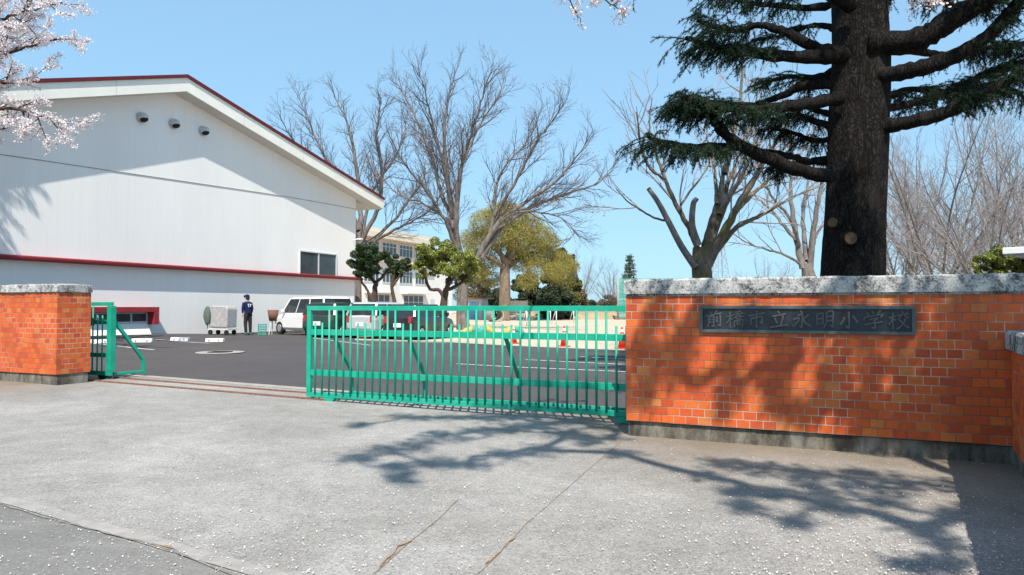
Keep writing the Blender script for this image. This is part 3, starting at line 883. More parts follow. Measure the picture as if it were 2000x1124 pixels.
# projecting maroon band (a thin metal canopy)
b = MB(); b.prism([(-0.02, ZBAND - 0.05), (-0.02, ZBAND + 0.14), (0.28, ZBAND + 0.10), (0.30, ZBAND - 0.05)], -0.35, SP + 0.3, 'x')
b.build('band', M['band_red'], gym, 0.01)
b = MB(); b.box(-0.35, SP + 0.3, 0.302, 0.325, ZBAND - 0.02, ZBAND + 0.05); b.build('band_edge', M['roof_red'], gym)
# fascia and roof
OV, EV, FH = 0.73, 1.75, 0.56
def rz_(x):                                       # underside of the roof overhang
    return ZR - (abs(x - 12.5) * tl if x < 12.5 else (x - 12.5) * 0.335)
for sgn in (1, -1):
    xe = -EV if sgn == 1 else SP + EV
    zb_e, zb_r = rz_(xe), ZR
    b = MB()
    poly = [(xe, zb_e), (12.5, zb_r), (12.5, zb_r + FH), (xe, zb_e + FH * 0.97)]
    if sgn == -1: poly = poly[::-1]
    b.prism(poly, OV - 0.05, OV)
    # joints in the fascia boards
    o = b.build('fascia', M['fascia'], gym)
    for k in (0.22, 0.5, 0.78, 0.97):
        x = 12.5 + (xe - 12.5) * k
        z = rz_(x); b2 = MB(); b2.box(x - 0.012, x + 0.012, OV, OV + 0.006, z + 0.02, z + FH - 0.02)
        b2.build('fascia_joint', M['soffit'], o)
    b = MB()
    poly = [(xe, zb_e), (12.5, zb_r), (12.5, zb_r + 0.04), (xe, zb_e + 0.04)]
    b.prism(poly, DEEP, OV - 0.052); b.build('soffit', M['soffit'], gym)
    b = MB()
    poly = [(xe - 0.05 * sgn, zb_e + FH * 0.97), (12.5, zb_r + FH + 0.003), (12.5, zb_r + FH + 0.14), (xe - 0.05 * sgn, zb_e + FH * 0.97 + 0.13)]
    b.prism(poly, DEEP, OV + 0.06); b.build('roof', M['roof_red'], gym)
    b = MB(); b.box(min(xe, xe + 0.05 * sgn), max(xe, xe + 0.05 * sgn), DEEP, OV - 0.052, zb_e + 0.045, zb_e + FH * 0.95); b.build('eave_board', M['fascia'], gym)
# vents
for (vx, vz_) in ((272, 231), (335, 243), (393, 257)):
    # intersect sight line with gable plane
    u = (vx - 1000) / FPX
    Y = 26.55 / (0.437 - u)
    p = P(vx, vz_, Y); s = (p - gc).dot(gx)
    b = MB(); b.tube([(s, 0.0, p.z), (s, 0.03, p.z)], 0.23, 22); b.ball((s, 0.05, p.z + 0.01), (0.18, 0.30, 0.19), 20, 14)
    v = b.build('vent', M['steel'], gym)
    b = MB(); b.ball((s, 0.15, p.z - 0.075), (0.145, 0.20, 0.115), 18, 12); b.build('opening', M['dark'], v)


def on_gable(px, py):
    u = (px - 1000) / FPX
    p = P(px, py, 26.55 / (0.437 - u))
    return (p - gc).dot(gx), p.z


def window(parent, x0, x1, z0, z1, y, npan=2, fr=0.05, name='window', gl='glass', frm='alu', sash=None):
    b = MB()
    b.box(x0, x1, y, y + 0.07, z1 - fr, z1); b.box(x0, x1, y, y + 0.09, z0, z0 + fr)
    b.box(x0, x0 + fr, y, y + 0.07, z0 + fr, z1 - fr); b.box(x1 - fr, x1, y, y + 0.07, z0 + fr, z1 - fr)
    for k in range(1, npan):
        xx = x0 + (x1 - x0) * k / npan
        b.box(xx - fr * 0.6, xx + fr * 0.6, y, y + 0.055, z0 + fr, z1 - fr)
    if sash:
        zz = z0 + (z1 - z0) * sash
        b.box(x0 + fr, x1 - fr, y, y + 0.045, zz - fr * 0.4, zz + fr * 0.4)
    w = b.build(name, M[frm], parent)
    for k in range(npan):
        a = x0 + (x1 - x0) * k / npan; c = x0 + (x1 - x0) * (k + 1) / npan
        g_ = MB(); g_.box(a + fr * 0.55, c - fr * 0.55, y - 0.02, y + 0.02, z0 + fr * 0.9, z1 - fr * 0.9)
        g_.build('pane', M[gl], w)
    return w


xa, zt = on_gable(656, 497); xb, _ = on_gable(583, 493); _, zbb = on_gable(620, 541)
window(gym, xa, xb, zbb, zt, 0.0, 2, 0.06)
# lamp on the gable near the corner
xa, zt = on_gable(689, 470)
b = MB(); b.tube([(xa, 0.0, zt), (xa, 0.32, zt + 0.06)], 0.02, 8); b.box(xa - 0.09, xa + 0.09, 0.30, 0.62, zt + 0.03, zt + 0.10)
b.build('lamp', M['white'], gym)
# down pipe at the corner
b = MB(); b.tube([(-0.06, -0.12, -0.3), (-0.06, -0.12, ZE)], 0.05, 10); b.tube([(-0.06, -0.12, ZE - 0.1), (-EV + 0.1, -0.12, rz_(-EV) + 0.05)], 0.05, 10); b.build('downpipe', M['alu'], gym)
# low floor level window with a maroon hood
xr, zt = on_gable(296, 600); xl, _ = on_gable(150, 597)
_, z_fl = on_gable(256, 632)
zt2 = zt
b = MB()
HD = 0.45
b.box(xr, xl, 0.031, HD, zt2 - 0.20, zt2)
b.box(xr, xr + 0.22, 0.031, HD, z_fl - 0.05, zt2 - 0.202)
b.build('hood', M['band_red'], gym, 0.008)
window(gym, xr + 0.24, xl, z_fl + 0.02, zt2 - 0.21, 0.031, 4, 0.05)
b = MB(); b.prism([(0.031, 0.1), (0.031, z_fl), (0.12, z_fl), (0.42, 0.18), (0.42, 0.1)], xr + 0.28, xl, 'x'); b.build('sill_slope', M['siding_low'], gym)

# cable clipped along the gable
b = MB(); cp = []
for (px_, py_) in ((694, 409), (560, 385), (380, 358), (200, 332), (0, 303), (-250, 272)):
    a_, z_ = on_gable(px_, py_); p = gc + gx * a_ + GR * 0.012; cp.append((p.x, p.y, z_))
b.tube([tuple(v) for v in smooth_path(cp, 6)], 0.014, 6)
tag(b.build('wall_cable', M['kerb']), 'thin pale cable running aslant across the white gymnasium gable', 'cable')

# ------------------------------------------------------------------ school building in the distance
hc = Vector((-11.85, 100, 0))
sb = thing('school_building', 'distant three storey cream and white school building behind the garden trees', 'building', hc, math.atan2(gx.y, gx.x))
ZS = 11.3
b = MB(); b.box(0.0, 60, -12, 0, 7.4, ZS - 1.2); b.build('top_storey', M['cream'], sb)
b = MB(); b.box(-6.5, 60, -12, 0.02, -0.5, 7.38); b.build('lower_storeys', M['wallwhite'], sb)
b = MB(); b.box(-0.5, 60.5, -12.3, 0.9, ZS - 1.19, ZS - 0.5); b.box(-0.3, 60.3, -12.2, 0.7, ZS - 0.49, ZS); b.build('parapet', M['creamlight'], sb)
b = MB(); b.box(0.0, 60, 0.021, 0.6, 7.15, 7.45); b.build('ledge', M['creamlight'], sb)
for k in range(7):
    x = 0.9 + k * 4.0
    window(sb, x, x + 3.3, 8.05, 9.75, 0.0, 4, 0.09, sash=0.68)
for k in range(7):
    x = 0.9 + k * 4.0
    window(sb, x, x + 3.3, 4.5, 6.2, 0.02, 4, 0.09, sash=0.68)
for (x0, x1, n) in ((2.0, 7.2, 4), (10.5, 15.5, 4), (18.5, 23.5, 4)):
    window(sb, x0, x1, 0.5, 3.0, 0.02, n, 0.12, sash=0.6)
    b = MB(); b.box(x0 - 0.6, x1 + 0.5, 0.021, 1.0, 3.12, 3.3); b.build('canopy', M['wallwhite'], sb)
for x0 in (-5.4, -1.2):
    b = MB(); b.box(x0, x0 + 1.3, 0.02, 0.07, -0.2, 2.5); b.build('door', M['alu'], sb)

# ------------------------------------------------------------------ growing trees
class Tubes:
    def __init__(s): s.V, s.F, s.n = [], [], 0

    def add(s, pts, rad, sides):
        pts = np.asarray(pts, dtype=float); rad = np.asarray(rad, dtype=float)
        d = np.empty_like(pts); d[1:-1] = pts[2:] - pts[:-2]; d[0] = pts[1] - pts[0]; d[-1] = pts[-1] - pts[-2]
        d /= (np.linalg.norm(d, axis=1)[:, None] + 1e-9)
        up = np.array([0.31, 0.17, 0.93]) if abs(d[0][2]) < 0.9 else np.array([0.9, 0.2, 0.1])
        a = np.cross(d, up); a /= (np.linalg.norm(a, axis=1)[:, None] + 1e-9)
        b_ = np.cross(d, a)
        t_ = np.arange(sides) * 2 * math.pi / sides
        ring = pts[:, None, :] + rad[:, None, None] * (a[:, None, :] * np.cos(t_)[None, :, None] + b_[:, None, :] * np.sin(t_)[None, :, None])
        m = len(pts)
        s.V.append(ring.reshape(-1, 3))
        i = np.arange(m - 1)[:, None] * sides; k = np.arange(sides)[None, :]; j = (k + 1) % sides
        F = np.stack([i + k, i + j, i + sides + j, i + sides + k], -1).reshape(-1, 4) + s.n
        s.F.append(F); s.n += m * sides

    def build(s, name, mat, parent, smooth=True):
        return npmesh(name, np.concatenate(s.V), np.concatenate(s.F), mat, parent, smooth)


def rand_perp(rng, d):
    v = rng.normal(size=3); v -= v.dot(d) * d
    return v / (np.linalg.norm(v) + 1e-9)


def shoot(rng, p, d, L, r0, r1, nseg, wob, trop, tropv=(0, 0, 1)):
    pts = [np.array(p)]; d = np.array(d) / np.linalg.norm(d)
    tv = np.array(tropv)
    for i in range(nseg):
        d = d + rng.normal(0, wob, 3) + tv * trop
        d /= np.linalg.norm(d)
        pts.append(pts[-1] + d * L / nseg)
    return np.array(pts), np.linspace(r0, r1, nseg + 1)


def ramify(rng, T, pts, rad, spec, lvl=0, tips=None, start=0.25):
    """side branches along a path; spec is a list of dicts, one per level"""
    if lvl >= len(spec):
        if tips is not None: tips.append(pts)
        return
    S = spec[lvl]
    seg = np.linalg.norm(np.diff(pts, axis=0), axis=1); L = seg.sum(); cum = np.concatenate([[0], np.cumsum(seg)])
    n = max(1, int(L * S['den'] * rng.uniform(0.85, 1.15)))
    for k in range(n):
        f = start + (1 - start) * ((k + rng.uniform(0.1, 0.9)) / n)
        i = min(len(pts) - 2, int(np.searchsorted(cum, f * L) - 1)); i = max(i, 0)
        t_ = (f * L - cum[i]) / (seg[i] + 1e-9)
        p = pts[i] + (pts[i + 1] - pts[i]) * t_
        d = pts[i + 1] - pts[i]; d = d / (np.linalg.norm(d) + 1e-9)
        r = rad[i] + (rad[i + 1] - rad[i]) * t_
        q = rand_perp(rng, d)
        if 'flat' in S: q[2] *= S['flat']; q /= np.linalg.norm(q)
        a = R(rng.uniform(*S['ang']))
        nd = d * math.cos(a) + q * math.sin(a)
        ln = S['len'] * rng.uniform(0.6, 1.15) * (1.15 - S.get('taper', 0.6) * f)
        r0 = min(r * 0.75, S['r'] * rng.uniform(0.8, 1.2))
        pp, rr = shoot(rng, p, nd, ln, r0, S['rt'], S.get('seg', 4), S.get('wob', 0.12), S.get('trop', 0.08))
        T.add(pp, rr, S.get('sides', 3))
        ramify(rng, T, pp, rr, spec, lvl + 1, tips, 0.12)
    # the tip itself carries twigs of the last level
    if tips is not None and lvl == len(spec) - 1: tips.append(pts[-3:])


def cards(rng, C_, size, aspect=1.0, up=0.0, jitter=0.3, drop=None):
    """one small quad per centre, random orientation; returns V, F"""
    n = len(C_)
    a = rng.normal(size=(n, 3)); a /= np.linalg.norm(a, axis=1)[:, None]
    c = rng.normal(size=(n, 3)); c[:, 2] += up
    c /= np.linalg.norm(c, axis=1)[:, None]
    a = np.cross(a, c); a /= np.linalg.norm(a, axis=1)[:, None] + 1e-9
    b_ = np.cross(c, a)
    s = size * rng.uniform(1 - jitter, 1 + jitter, n)[:, None]
    a = a * s * 0.5; b_ = b_ * s * 0.5 * aspect
    V = np.stack([C_ - a, C_ + b_ * 0.9, C_ + a, C_ - b_ * 0.9], 1).reshape(-1, 3)
    F = np.arange(n * 4).reshape(-1, 4)
    return V, F


def clump_points(rng, centres, radii, n):
    """points in a shell-weighted ball round each centre"""
    idx = rng.choice(len(centres), n, p=np.array(radii) ** 2 / np.sum(np.array(radii) ** 2))
    d = rng.normal(size=(n, 3)); d /= np.linalg.norm(d, axis=1)[:, None]
    r = rng.uniform(0.35, 1.0, n) ** 0.6
    return np.array(centres)[idx] + d * (r * np.array(radii)[idx])[:, None] * np.array([1, 1, 0.8])


ZSPEC = [dict(den=2.1, ang=(18, 40), len=3.1, r=0.030, rt=0.009, seg=7, wob=0.09, trop=0.03, sides=4, taper=0.85),
         dict(den=3.1, ang=(18, 45), len=1.45, r=0.014, rt=0.0065, seg=5, wob=0.11, trop=0.03, sides=3, taper=0.75),
         dict(den=5.0, ang=(18, 48), len=0.62, r=0.007, rt=0.0045, seg=3, wob=0.14, trop=0.03, sides=3)]


def bare_tree(name, label, Y, limbs, trunk, seed, spec=ZSPEC, mat='bark_grey', tw='bark_twig', group=None, yspread=0.5, dryleaf=0, ts=0.54):
    """limbs: list of (list of photo points, radius at start, depth lean)"""
    rng = np.random.default_rng(seed)
    base = P(trunk[0][0], trunk[0][1], Y); base.z = gz(base.x, base.y)
    root = thing(name, label, 'tree', base, 0, group)
    T1, T2 = Tubes(), Tubes()
    B = np.array(base)
    tp = [np.array(P(p[0], p[1], Y)) - B for p in trunk]
    tp[0][2] = -0.2
    r = [p[2] * Y / FPX * ts for p in trunk]
    pth = smooth_path(tp, 5)
    T1.add(pth, np.interp(np.linspace(0, 1, len(pth)), np.linspace(0, 1, len(r)), r), 14)
    for (lp_, rr, lean) in limbs:
        cp = []
        m = len(lp_)
        for i, q in enumerate(lp_):
            yy = Y + lean * i / (m - 1) * Y * 0.1
            # the same sight line at another distance, so the limb leans towards or away from the viewer
            cp.append(np.array(P(q[0], q[1], yy)) - B)
        pth = smooth_path(cp, 6, rng, 0.0006 * Y)
        r0 = rr * Y / FPX * 0.62
        rad = 0.014 + (r0 - 0.014) * (1 - np.linspace(0, 1, len(pth))) ** 1.15
        T1.add(pth, rad, 8)
        ramify(rng, T2, pth, rad, spec, 0, None, 0.22)
    T1.build('trunk', M[mat], root)
    crown = T2.build('crown', M[tw], root)
    if dryleaf:
        allv = np.concatenate(T2.V)
        cl = allv[rng.integers(0, len(allv), 26)]
        cl = cl[(cl[:, 2] < allv[:, 2].max() * 0.8)]
        pts = cl[rng.integers(0, len(cl), dryleaf)] + rng.normal(0, 0.28, (dryleaf, 3)) * [1.3, 1.3, 0.5]
        V, F = cards(rng, pts, 0.085)
        npmesh('dry_leaves', V, F, M['seed'], root)
    return root


# large bare tree in the middle
bare_tree('bare_tree', 'tall spreading leafless tree, biggest and most central, behind the bright green garden tree', 40,
    [([(905, 540), (893, 480), (882, 410), (872, 330), (868, 250), (880, 170), (900, 118)], 15, 0.3),
     ([(894, 484), (892, 400), (900, 330), (925, 250), (945, 180), (965, 122)], 10, -0.6),
     ([(887, 446), (860, 370), (842, 300), (815, 235), (785, 180), (765, 150)], 8, 0.8),
     ([(894, 395), (905, 320), (940, 240), (975, 185), (985, 150)], 6, 0.9),
     ([(884, 425), (870, 340), (850, 260), (832, 190), (815, 130)], 6, -0.9),
     ([(912, 545), (935, 500), (962, 440), (968, 370), (990, 320), (1035, 270), (1060, 200)], 10, 0.5),
     ([(925, 520), (970, 440), (1020, 400), (1080, 360), (1130, 300), (1160, 260)], 10, -0.3),
     ([(940, 505), (985, 440), (1050, 400), (1120, 375), (1180, 350), (1212, 300)], 9, 0.4),
     ([(965, 425), (1010, 350), (1040, 290), (1075, 240), (1110, 190)], 6, -0.8),
     ([(896, 498), (868, 430), (830, 370), (790, 320), (760, 265)], 7, -1.2),
     ([(960, 450), (1010, 415), (1080, 420), (1120, 450), (1100, 480)], 4, -0.9),
     ([(905, 520), (880, 440), (830, 400), (780, 380), (745, 350)], 6, 1.2)],
    [(905, 648, 25), (903, 600, 21), (905, 560, 19), (905, 530, 17)], 11, dryleaf=420)
# bare tree beside the gymnasium corner
bare_tree('bare_tree', 'leafless tree rising behind the right end of the gymnasium roof', 47,
    [([(700, 470), (705, 400), (695, 320), (680, 250), (655, 190), (640, 160)], 9, 0.5),
     ([(702, 480), (740, 400), (745, 330), (735, 260), (745, 200), (735, 175)], 8, -0.4),
     ([(700, 450), (670, 370), (630, 300), (600, 230), (575, 165)], 7, 0.2),
     ([(700, 470), (660, 390), (610, 320), (570, 270), (545, 225)], 6, -1.0),
     ([(702, 490), (760, 440), (800, 390), (830, 340), (820, 280)], 7, 0.9),
     ([(702, 500), (750, 460), (810, 430), (850, 400), (870, 340)], 6, -0.8),
     ([(703, 480), (725, 380), (770, 310), (790, 260), (785, 215)], 6, 1.0),
     ([(700, 460), (660, 420), (600, 380), (560, 300)], 5, 0.9)],
    [(700, 640, 15), (699, 560, 13), (700, 500, 11), (701, 470, 9)], 12, dryleaf=650)
# pruned tree just left of the conifer
PSPEC = [dict(den=1.6, ang=(18, 40), len=2.1, r=0.03, rt=0.010, seg=6, wob=0.08, trop=0.05, sides=4),
         dict(den=2.4, ang=(18, 42), len=1.0, r=0.012, rt=0.006, seg=5, wob=0.1, trop=0.04, sides=3),
         dict(den=2.2, ang=(18, 45), len=0.5, r=0.007, rt=0.004, seg=3, wob=0.12, trop=0.03, sides=3)]
bare_tree('bare_tree', 'pruned leafless tree with mossy trunk and two sawn limb stubs, left of the big conifer', 19,
    [([(1366, 500), (1350, 455), (1320, 400), (1295, 340), (1278, 290), (1268, 240), (1275, 190)], 11, 0.5),
     ([(1376, 505), (1388, 450), (1405, 385), (1415, 330), (1425, 290)], 21, 0.3),
     ([(1415, 340), (1432, 270), (1445, 200), (1450, 140), (1452, 70)], 11, 0.6),
     ([(1380, 522), (1426, 430), (1455, 380), (1490, 320), (1530, 250), (1560, 190)], 16, -0.5),
     ([(1378, 500), (1408, 420), (1450, 340), (1480, 270), (1500, 200)], 12, 0.4),
     ([(1380, 515), (1438, 445), (1490, 420), (1550, 385), (1605, 362)], 11, 0.8),
     ([(1440, 410), (1480, 370), (1530, 330), (1570, 290), (1600, 240)], 8, 1.2),
     ([(1380, 500), (1428, 380), (1480, 320), (1530, 290), (1575, 270)], 9, 1.6),
     ([(1405, 420), (1425, 350), (1455, 280), (1475, 220), (1480, 150)], 9, 1.4),
     ([(1400, 400), (1395, 330), (1380, 260), (1385, 190)], 7, 1.8),
     ([(1310, 435), (1262, 418), (1228, 395), (1205, 370)], 4, -0.5),
     ([(1300, 350), (1270, 330), (1250, 280), (1245, 220)], 4, -1.0),
     ([(1330, 400), (1380, 330), (1395, 280)], 4, 1.0)],
    [(1372, 660, 24), (1372, 560, 21), (1370, 520, 20), (1372, 485, 20)], 13, PSPEC, 'bark_moss', 'bark_twig_pale', ts=0.95)
tr = bpy.context.scene.objects['bare_tree.002']
T = Tubes(); Bn = np.array(tr.location)
for cp, r0 in (([(1358, 522), (1330, 480), (1305, 432), (1285, 395), (1266, 368)], (0.10, 0.06)), ([(1364, 480), (1352, 440), (1354, 400), (1361, 388)], (0.10, 0.065))):
    pth = smooth_path([np.array(P(x, y, 18.8)) - Bn for x, y in cp], 5); T.add(pth, np.linspace(r0[0], r0[1], len(pth)), 10)
    e = pth[-1]; d = pth[-1] - pth[-2]; d /= np.linalg.norm(d); T.add([e, e + d * 0.01], [r0[1], 0.001], 10)
T.build('pruned_stub', M['bark_grey'], tr)

# slimmer tree between that and the conifer
bare_tree('bare_tree', 'slender leafless tree close to the left side of the conifer trunk', 27,
    [([(1568, 525), (1552, 440), (1544, 370), (1548, 300), (1535, 230)], 11, 0.4),
     ([(1582, 525), (1590, 440), (1603, 370), (1620, 300), (1610, 220)], 11, -0.4),
     ([(1556, 470), (1530, 440), (1500, 405), (1460, 370), (1430, 330)], 7, 0.6),
     ([(1568, 520), (1530, 498), (1490, 486), (1450, 470), (1425, 450)], 5, -0.6),
     ([(1575, 510), (1568, 420), (1580, 340), (1575, 260)], 9, 1.0),
     ([(1560, 480), (1545, 430), (1505, 380), (1480, 310), (1470, 250)], 6, -1.0),
     ([(1580, 500), (1600, 450), (1640, 400), (1680, 370)], 6, 0.8)],
    [(1580, 650, 17), (1580, 580, 16), (1580, 545, 17), (1575, 515, 12)], 14, PSPEC, 'bark_grey', 'bark_twig_pale', ts=0.8)

# thicket of bare trees at the right: one tree grown once per shape, then copied
def generic_bare(name, label, H, seed, loc, spec, group, mat='bark_grey', tw='bark_twig_pale', nl=9, spread=0.45):
    rng = np.random.default_rng(seed)
    root = thing(name, label, 'tree', loc, 0, group)
    T1, T2 = Tubes(), Tubes()
    hk = H * 0.16
    T1.add(smooth_path([(0, 0, -0.2), (0.03, 0, hk * 0.5), (0, 0.04, hk)], 4), np.linspace(H * 0.02, H * 0.015, 9), 10)
    for i in range(nl):
        a = 2 * math.pi * i / nl + rng.uniform(-0.3, 0.3)
        t_ = rng.uniform(0.25, 1.0) * spread
        d = np.array([math.cos(a) * math.sin(t_ * 1.7), math.sin(a) * math.sin(t_ * 1.7), math.cos(t_ * 1.7)])
        pp, rr = shoot(rng, (0, 0, hk * rng.uniform(0.55, 1.0)), d, H * rng.uniform(0.65, 0.85), H * 0.0062, 0.010, 12, 0.05, 0.03)
        T1.add(pp, rr, 7)
        ramify(rng, T2, pp, rr, spec, 0, None, 0.15)
    T1.build('trunk', M[mat], root); T2.build('crown', M[tw], root)
    return root


TSPEC = [dict(den=1.7, ang=(18, 42), len=3.0, r=0.028, rt=0.010, seg=6, wob=0.09, trop=0.04, sides=4),
         dict(den=2.4, ang=(18, 42), len=1.5, r=0.014, rt=0.006, seg=4, wob=0.12, trop=0.03, sides=3),
         dict(den=2.2, ang=(18, 45), len=0.7, r=0.007, rt=0.0045, seg=3, wob=0.14, trop=0.02, sides=3)]
protoA = generic_bare('bare_tree', 'leafless grey tree immediately right of the conifer trunk', 12.2, 21, (P(1835, 600, 34).x, 34, 0), TSPEC, 'leafless grey trees behind the right wall', nl=11, spread=0.6)
protoB = generic_bare('bare_tree', 'taller leafless grey tree near the right edge above the green bush', 15.5, 22, (P(1965, 600, 42).x, 42, 0), TSPEC, 'leafless grey trees behind the right wall', nl=10, spread=0.55)
for (px, Y, s, rz, pr, lab) in ((1745, 48, 0.85, 1.1, protoA, 'leafless grey tree farther back, just showing right of the conifer trunk'),
                                (2030, 36, 0.95, 2.2, protoA, 'leafless grey tree leaning in from the right edge of the picture'),
                                (1895, 58, 1.05, 4.0, protoB, 'farthest leafless grey tree behind the others at the right'),
                                (1925, 30, 0.75, 5.2, protoA, 'shorter leafless tree nearest behind the wall, left of the green bush'),
                                (1775, 40, 0.8, 3.6, protoB, 'leafless grey tree second right of the conifer trunk, behind its neighbour'),
                                (1500, 62, 0.42, 0.6, protoB, 'small distant leafless tree left of the slender one beside the conifer'),
                                (1195, 95, 0.66, 3.1, protoA, 'small distant leafless tree standing alone left of the net pole')):
    c = copy_tree(pr); c.location = ((px - 1000) / FPX * Y, Y, 0); c.scale = (s, s, s); c.rotation_euler = (0, 0, rz); c['label'] = lab
    if px in (1500, 1195): c['group'] = 'small leafless trees across the playground'
fr = copy_tree(protoB); fr.location = ((1132 - 1000) / FPX * 88, 88, 0); fr.scale = (0.4, 0.4, 0.62); fr.rotation_euler = (0, 0, 2.0)
fr['label'] = 'upright pale leafless tree behind the dark evergreens across the playground'; fr['group'] = 'small leafless trees across the playground'

# ------------------------------------------------------------------ leafy trees
def leafy_tree(name, label, base, stems, clumps, n, size, leaf, bark, seed, cat='tree', group=None, aspect=0.55, up=0.5):
    """stems: (points, r0, r1), clumps: (x, y, z, r), all relative to the base"""
    rng = np.random.default_rng(seed)
    root = thing(name, label, cat, base, 0, group)
    T = Tubes()
    for cp, r0, r1 in stems:
        pth = smooth_path(cp, 5, rng, 0.008); T.add(pth, np.linspace(r0, r1, len(pth)), 9)
    # twigs to each clump from the nearest stem point
    allp = np.concatenate([smooth_path(cp, 4) for cp, _, _ in stems])
    for (x, y, z, r) in clumps:
        c = np.array([x, y, z]); i = np.argmin(np.linalg.norm(allp - c, axis=1) + 0.3 * np.maximum(0, allp[:, 2] - z))
        mid = (allp[i] + c) / 2 + np.array([0, 0, -0.08 * r])
        pth = smooth_path([allp[i], mid, c], 4, rng, 0.01); T.add(pth, np.linspace(min(0.045, stems[0][1] * 0.5), 0.012, len(pth)), 5)
        for k in range(5):
            d = rng.normal(size=3); d[2] = abs(d[2]); pp, rr = shoot(rng, c, d, r * 0.9, 0.012, 0.004, 3, 0.15, 0.05); T.add(pp, rr, 3)
    T.build('trunk', M[bark], root)
    sub = []
    for (x, y, z, r) in clumps:
        k = max(5, int(14 * r / 0.5))
        d = rng.normal(size=(k, 3)); d /= np.linalg.norm(d, axis=1)[:, None]
        q = np.array([x, y, z]) + d * rng.uniform(0.3, 0.95, k)[:, None] * r * np.array([1, 1, 0.75])
        sub += [tuple(v) + (r * rng.uniform(0.22, 0.42),) for v in q]
    sub = np.array(sub)
    pts = clump_points(rng, sub[:, :3], sub[:, 3], n)
    V, F = cards(rng, pts, size, aspect, up)
    npmesh('crown', V, F, M[leaf], root)
    return root


def px_clumps(base, Y, lst, seed, depth=0.6, grow=1.15):
    rng = random.Random(seed); out = []
    for (x, y, r) in lst:
        yy = Y + rng.uniform(-depth, depth)
        p = P(x, y, yy) - base
        out.append((p.x, p.y, p.z, r * Y / FPX * grow))
    return out


Y = 30.0
bs = G(868, 662); bs = Vector((P(868, 600, Y).x, Y, gz(-3, Y)))
q = lambda x, y, yy=Y: tuple(P(x, y, yy) - bs)
leafy_tree('garden_tree', 'bright yellow-green clipped garden tree in front of the tall leafless tree', bs,
    [([(0, 0, -0.1), q(866, 610), q(868, 585), q(872, 565)], 0.20, 0.13), ([q(868, 585), q(858, 567), q(840, 565), q(832, 545, Y - 0.4), q(828, 525, Y - 0.6)], 0.09, 0.05),
     ([q(872, 567), q(890, 560, Y + .3), q(908, 545, Y + 0.3), q(915, 525)], 0.09, 0.05), ([q(872, 565), q(878, 540), q(868, 515, Y + .4), q(855, 500)], 0.10, 0.05), ([q(874, 560), q(893, 530, Y - .4), q(900, 505)], 0.08, 0.04)],
    px_clumps(bs, Y, [(835, 492, 24), (860, 488, 24), (822, 512, 20), (848, 512, 20), (880, 500, 24), (905, 505, 22), (890, 525, 22), (915, 525, 20), (866, 522, 16), (826, 532, 14), (900, 545, 16), (922, 545, 12), (852, 535, 12), (920, 510, 14), (878, 552, 10)], 3),
    44000, 0.078, 'leaf_bright', 'bark_dark', 31)
Y = 32.0
bs = Vector((P(728, 600, Y).x, Y, gz(-6, Y)))
q = lambda x, y, yy=Y: tuple(P(x, y, yy) - bs)
leafy_tree('garden_tree', 'dark green clipped garden tree at the corner of the gymnasium', bs,
    [([(0, 0, -0.1), q(727, 610), q(731, 575), q(734, 552)], 0.17, 0.11), ([q(733, 553), q(722, 540), q(712, 525), q(708, 510)], 0.09, 0.05),
     ([q(734, 552), q(746, 542), q(760, 525), q(772, 520)], 0.08, 0.04), ([q(728, 590), q(716, 565), q(706, 550), q(704, 530)], 0.07, 0.04)],
    px_clumps(bs, Y, [(712, 492, 22), (735, 495, 22), (705, 515, 20), (728, 515, 22), (748, 505, 16), (716, 535, 16), (700, 535, 12), (738, 530, 10)], 4),
    34000, 0.078, 'leaf_dark', 'bark_dark', 32)
Y = 33.5
bs = Vector((P(774, 600, Y).x, Y, 0))
q = lambda x, y, yy=Y: tuple(P(x, y, yy) - bs)
leafy_tree('garden_tree', 'small mid green garden tree between the dark and the bright ones', bs,
    [([(0, 0, -0.1), q(772, 600), q(765, 560), q(770, 535)], 0.12, 0.06), ([q(767, 560), q(780, 540), q(785, 525)], 0.06, 0.03)],
    px_clumps(bs, Y, [(770, 520, 20), (790, 518, 16), (762, 508, 14), (778, 535, 14), (798, 525, 10)], 5),
    18000, 0.078, 'leaf_dark', 'bark_dark', 33)

# willow-like olive tree across the playground
Y = 68.0
bs = Vector((P(985, 600, Y).x, Y, 0))
wil = thing('pollarded_tree', 'large wispy yellow-olive tree with thick trunk at the playground edge', 'tree', bs)
rng = np.random.default_rng(5)
T1, T2 = Tubes(), Tubes()
q = lambda x, y, yy=Y: np.array(P(x, y, yy) - bs)
T1.add(smooth_path([(0, 0, -0.3), q(986, 570), q(986, 530), q(990, 505)], 5), np.linspace(0.60, 0.44, 16), 14)
wl = [[(988, 520), (975, 490), (955, 460), (940, 440)], [(990, 510), (995, 470), (985, 430), (975, 405)], [(992, 515), (1010, 480), (1030, 450), (1045, 430)],
      [(994, 518), (1025, 500), (1060, 490), (1090, 480)], [(988, 525), (960, 505), (935, 495)], [(990, 510), (1005, 460), (1015, 420)]]
tips = []
WS = [dict(den=1.2, ang=(25, 60), len=2.6, r=0.07, rt=0.02, seg=6, wob=0.12, trop=0.02, sides=4),
      dict(den=2.2, ang=(20, 60), len=1.3, r=0.03, rt=0.012, seg=5, wob=0.15, trop=-0.08, sides=3)]
for i, w in enumerate(wl):
    yy = Y + (-2.5, 2, -1.5, 2.5, -3, 3)[i]
    cp = [q(x, y, Y + (yy - Y) * k / (len(w) - 1)) for k, (x, y) in enumerate(w)]
    pth = smooth_path(cp, 6, rng, 0.05); rad = np.linspace(0.33, 0.06, len(pth)); T1.add(pth, rad, 8)
    ramify(rng, T2, pth, rad, WS, 0, tips, 0.15)
T1.build('trunk', M['bark_far'], wil); T2.build('limbs', M['bark_far'], wil)
cl = []
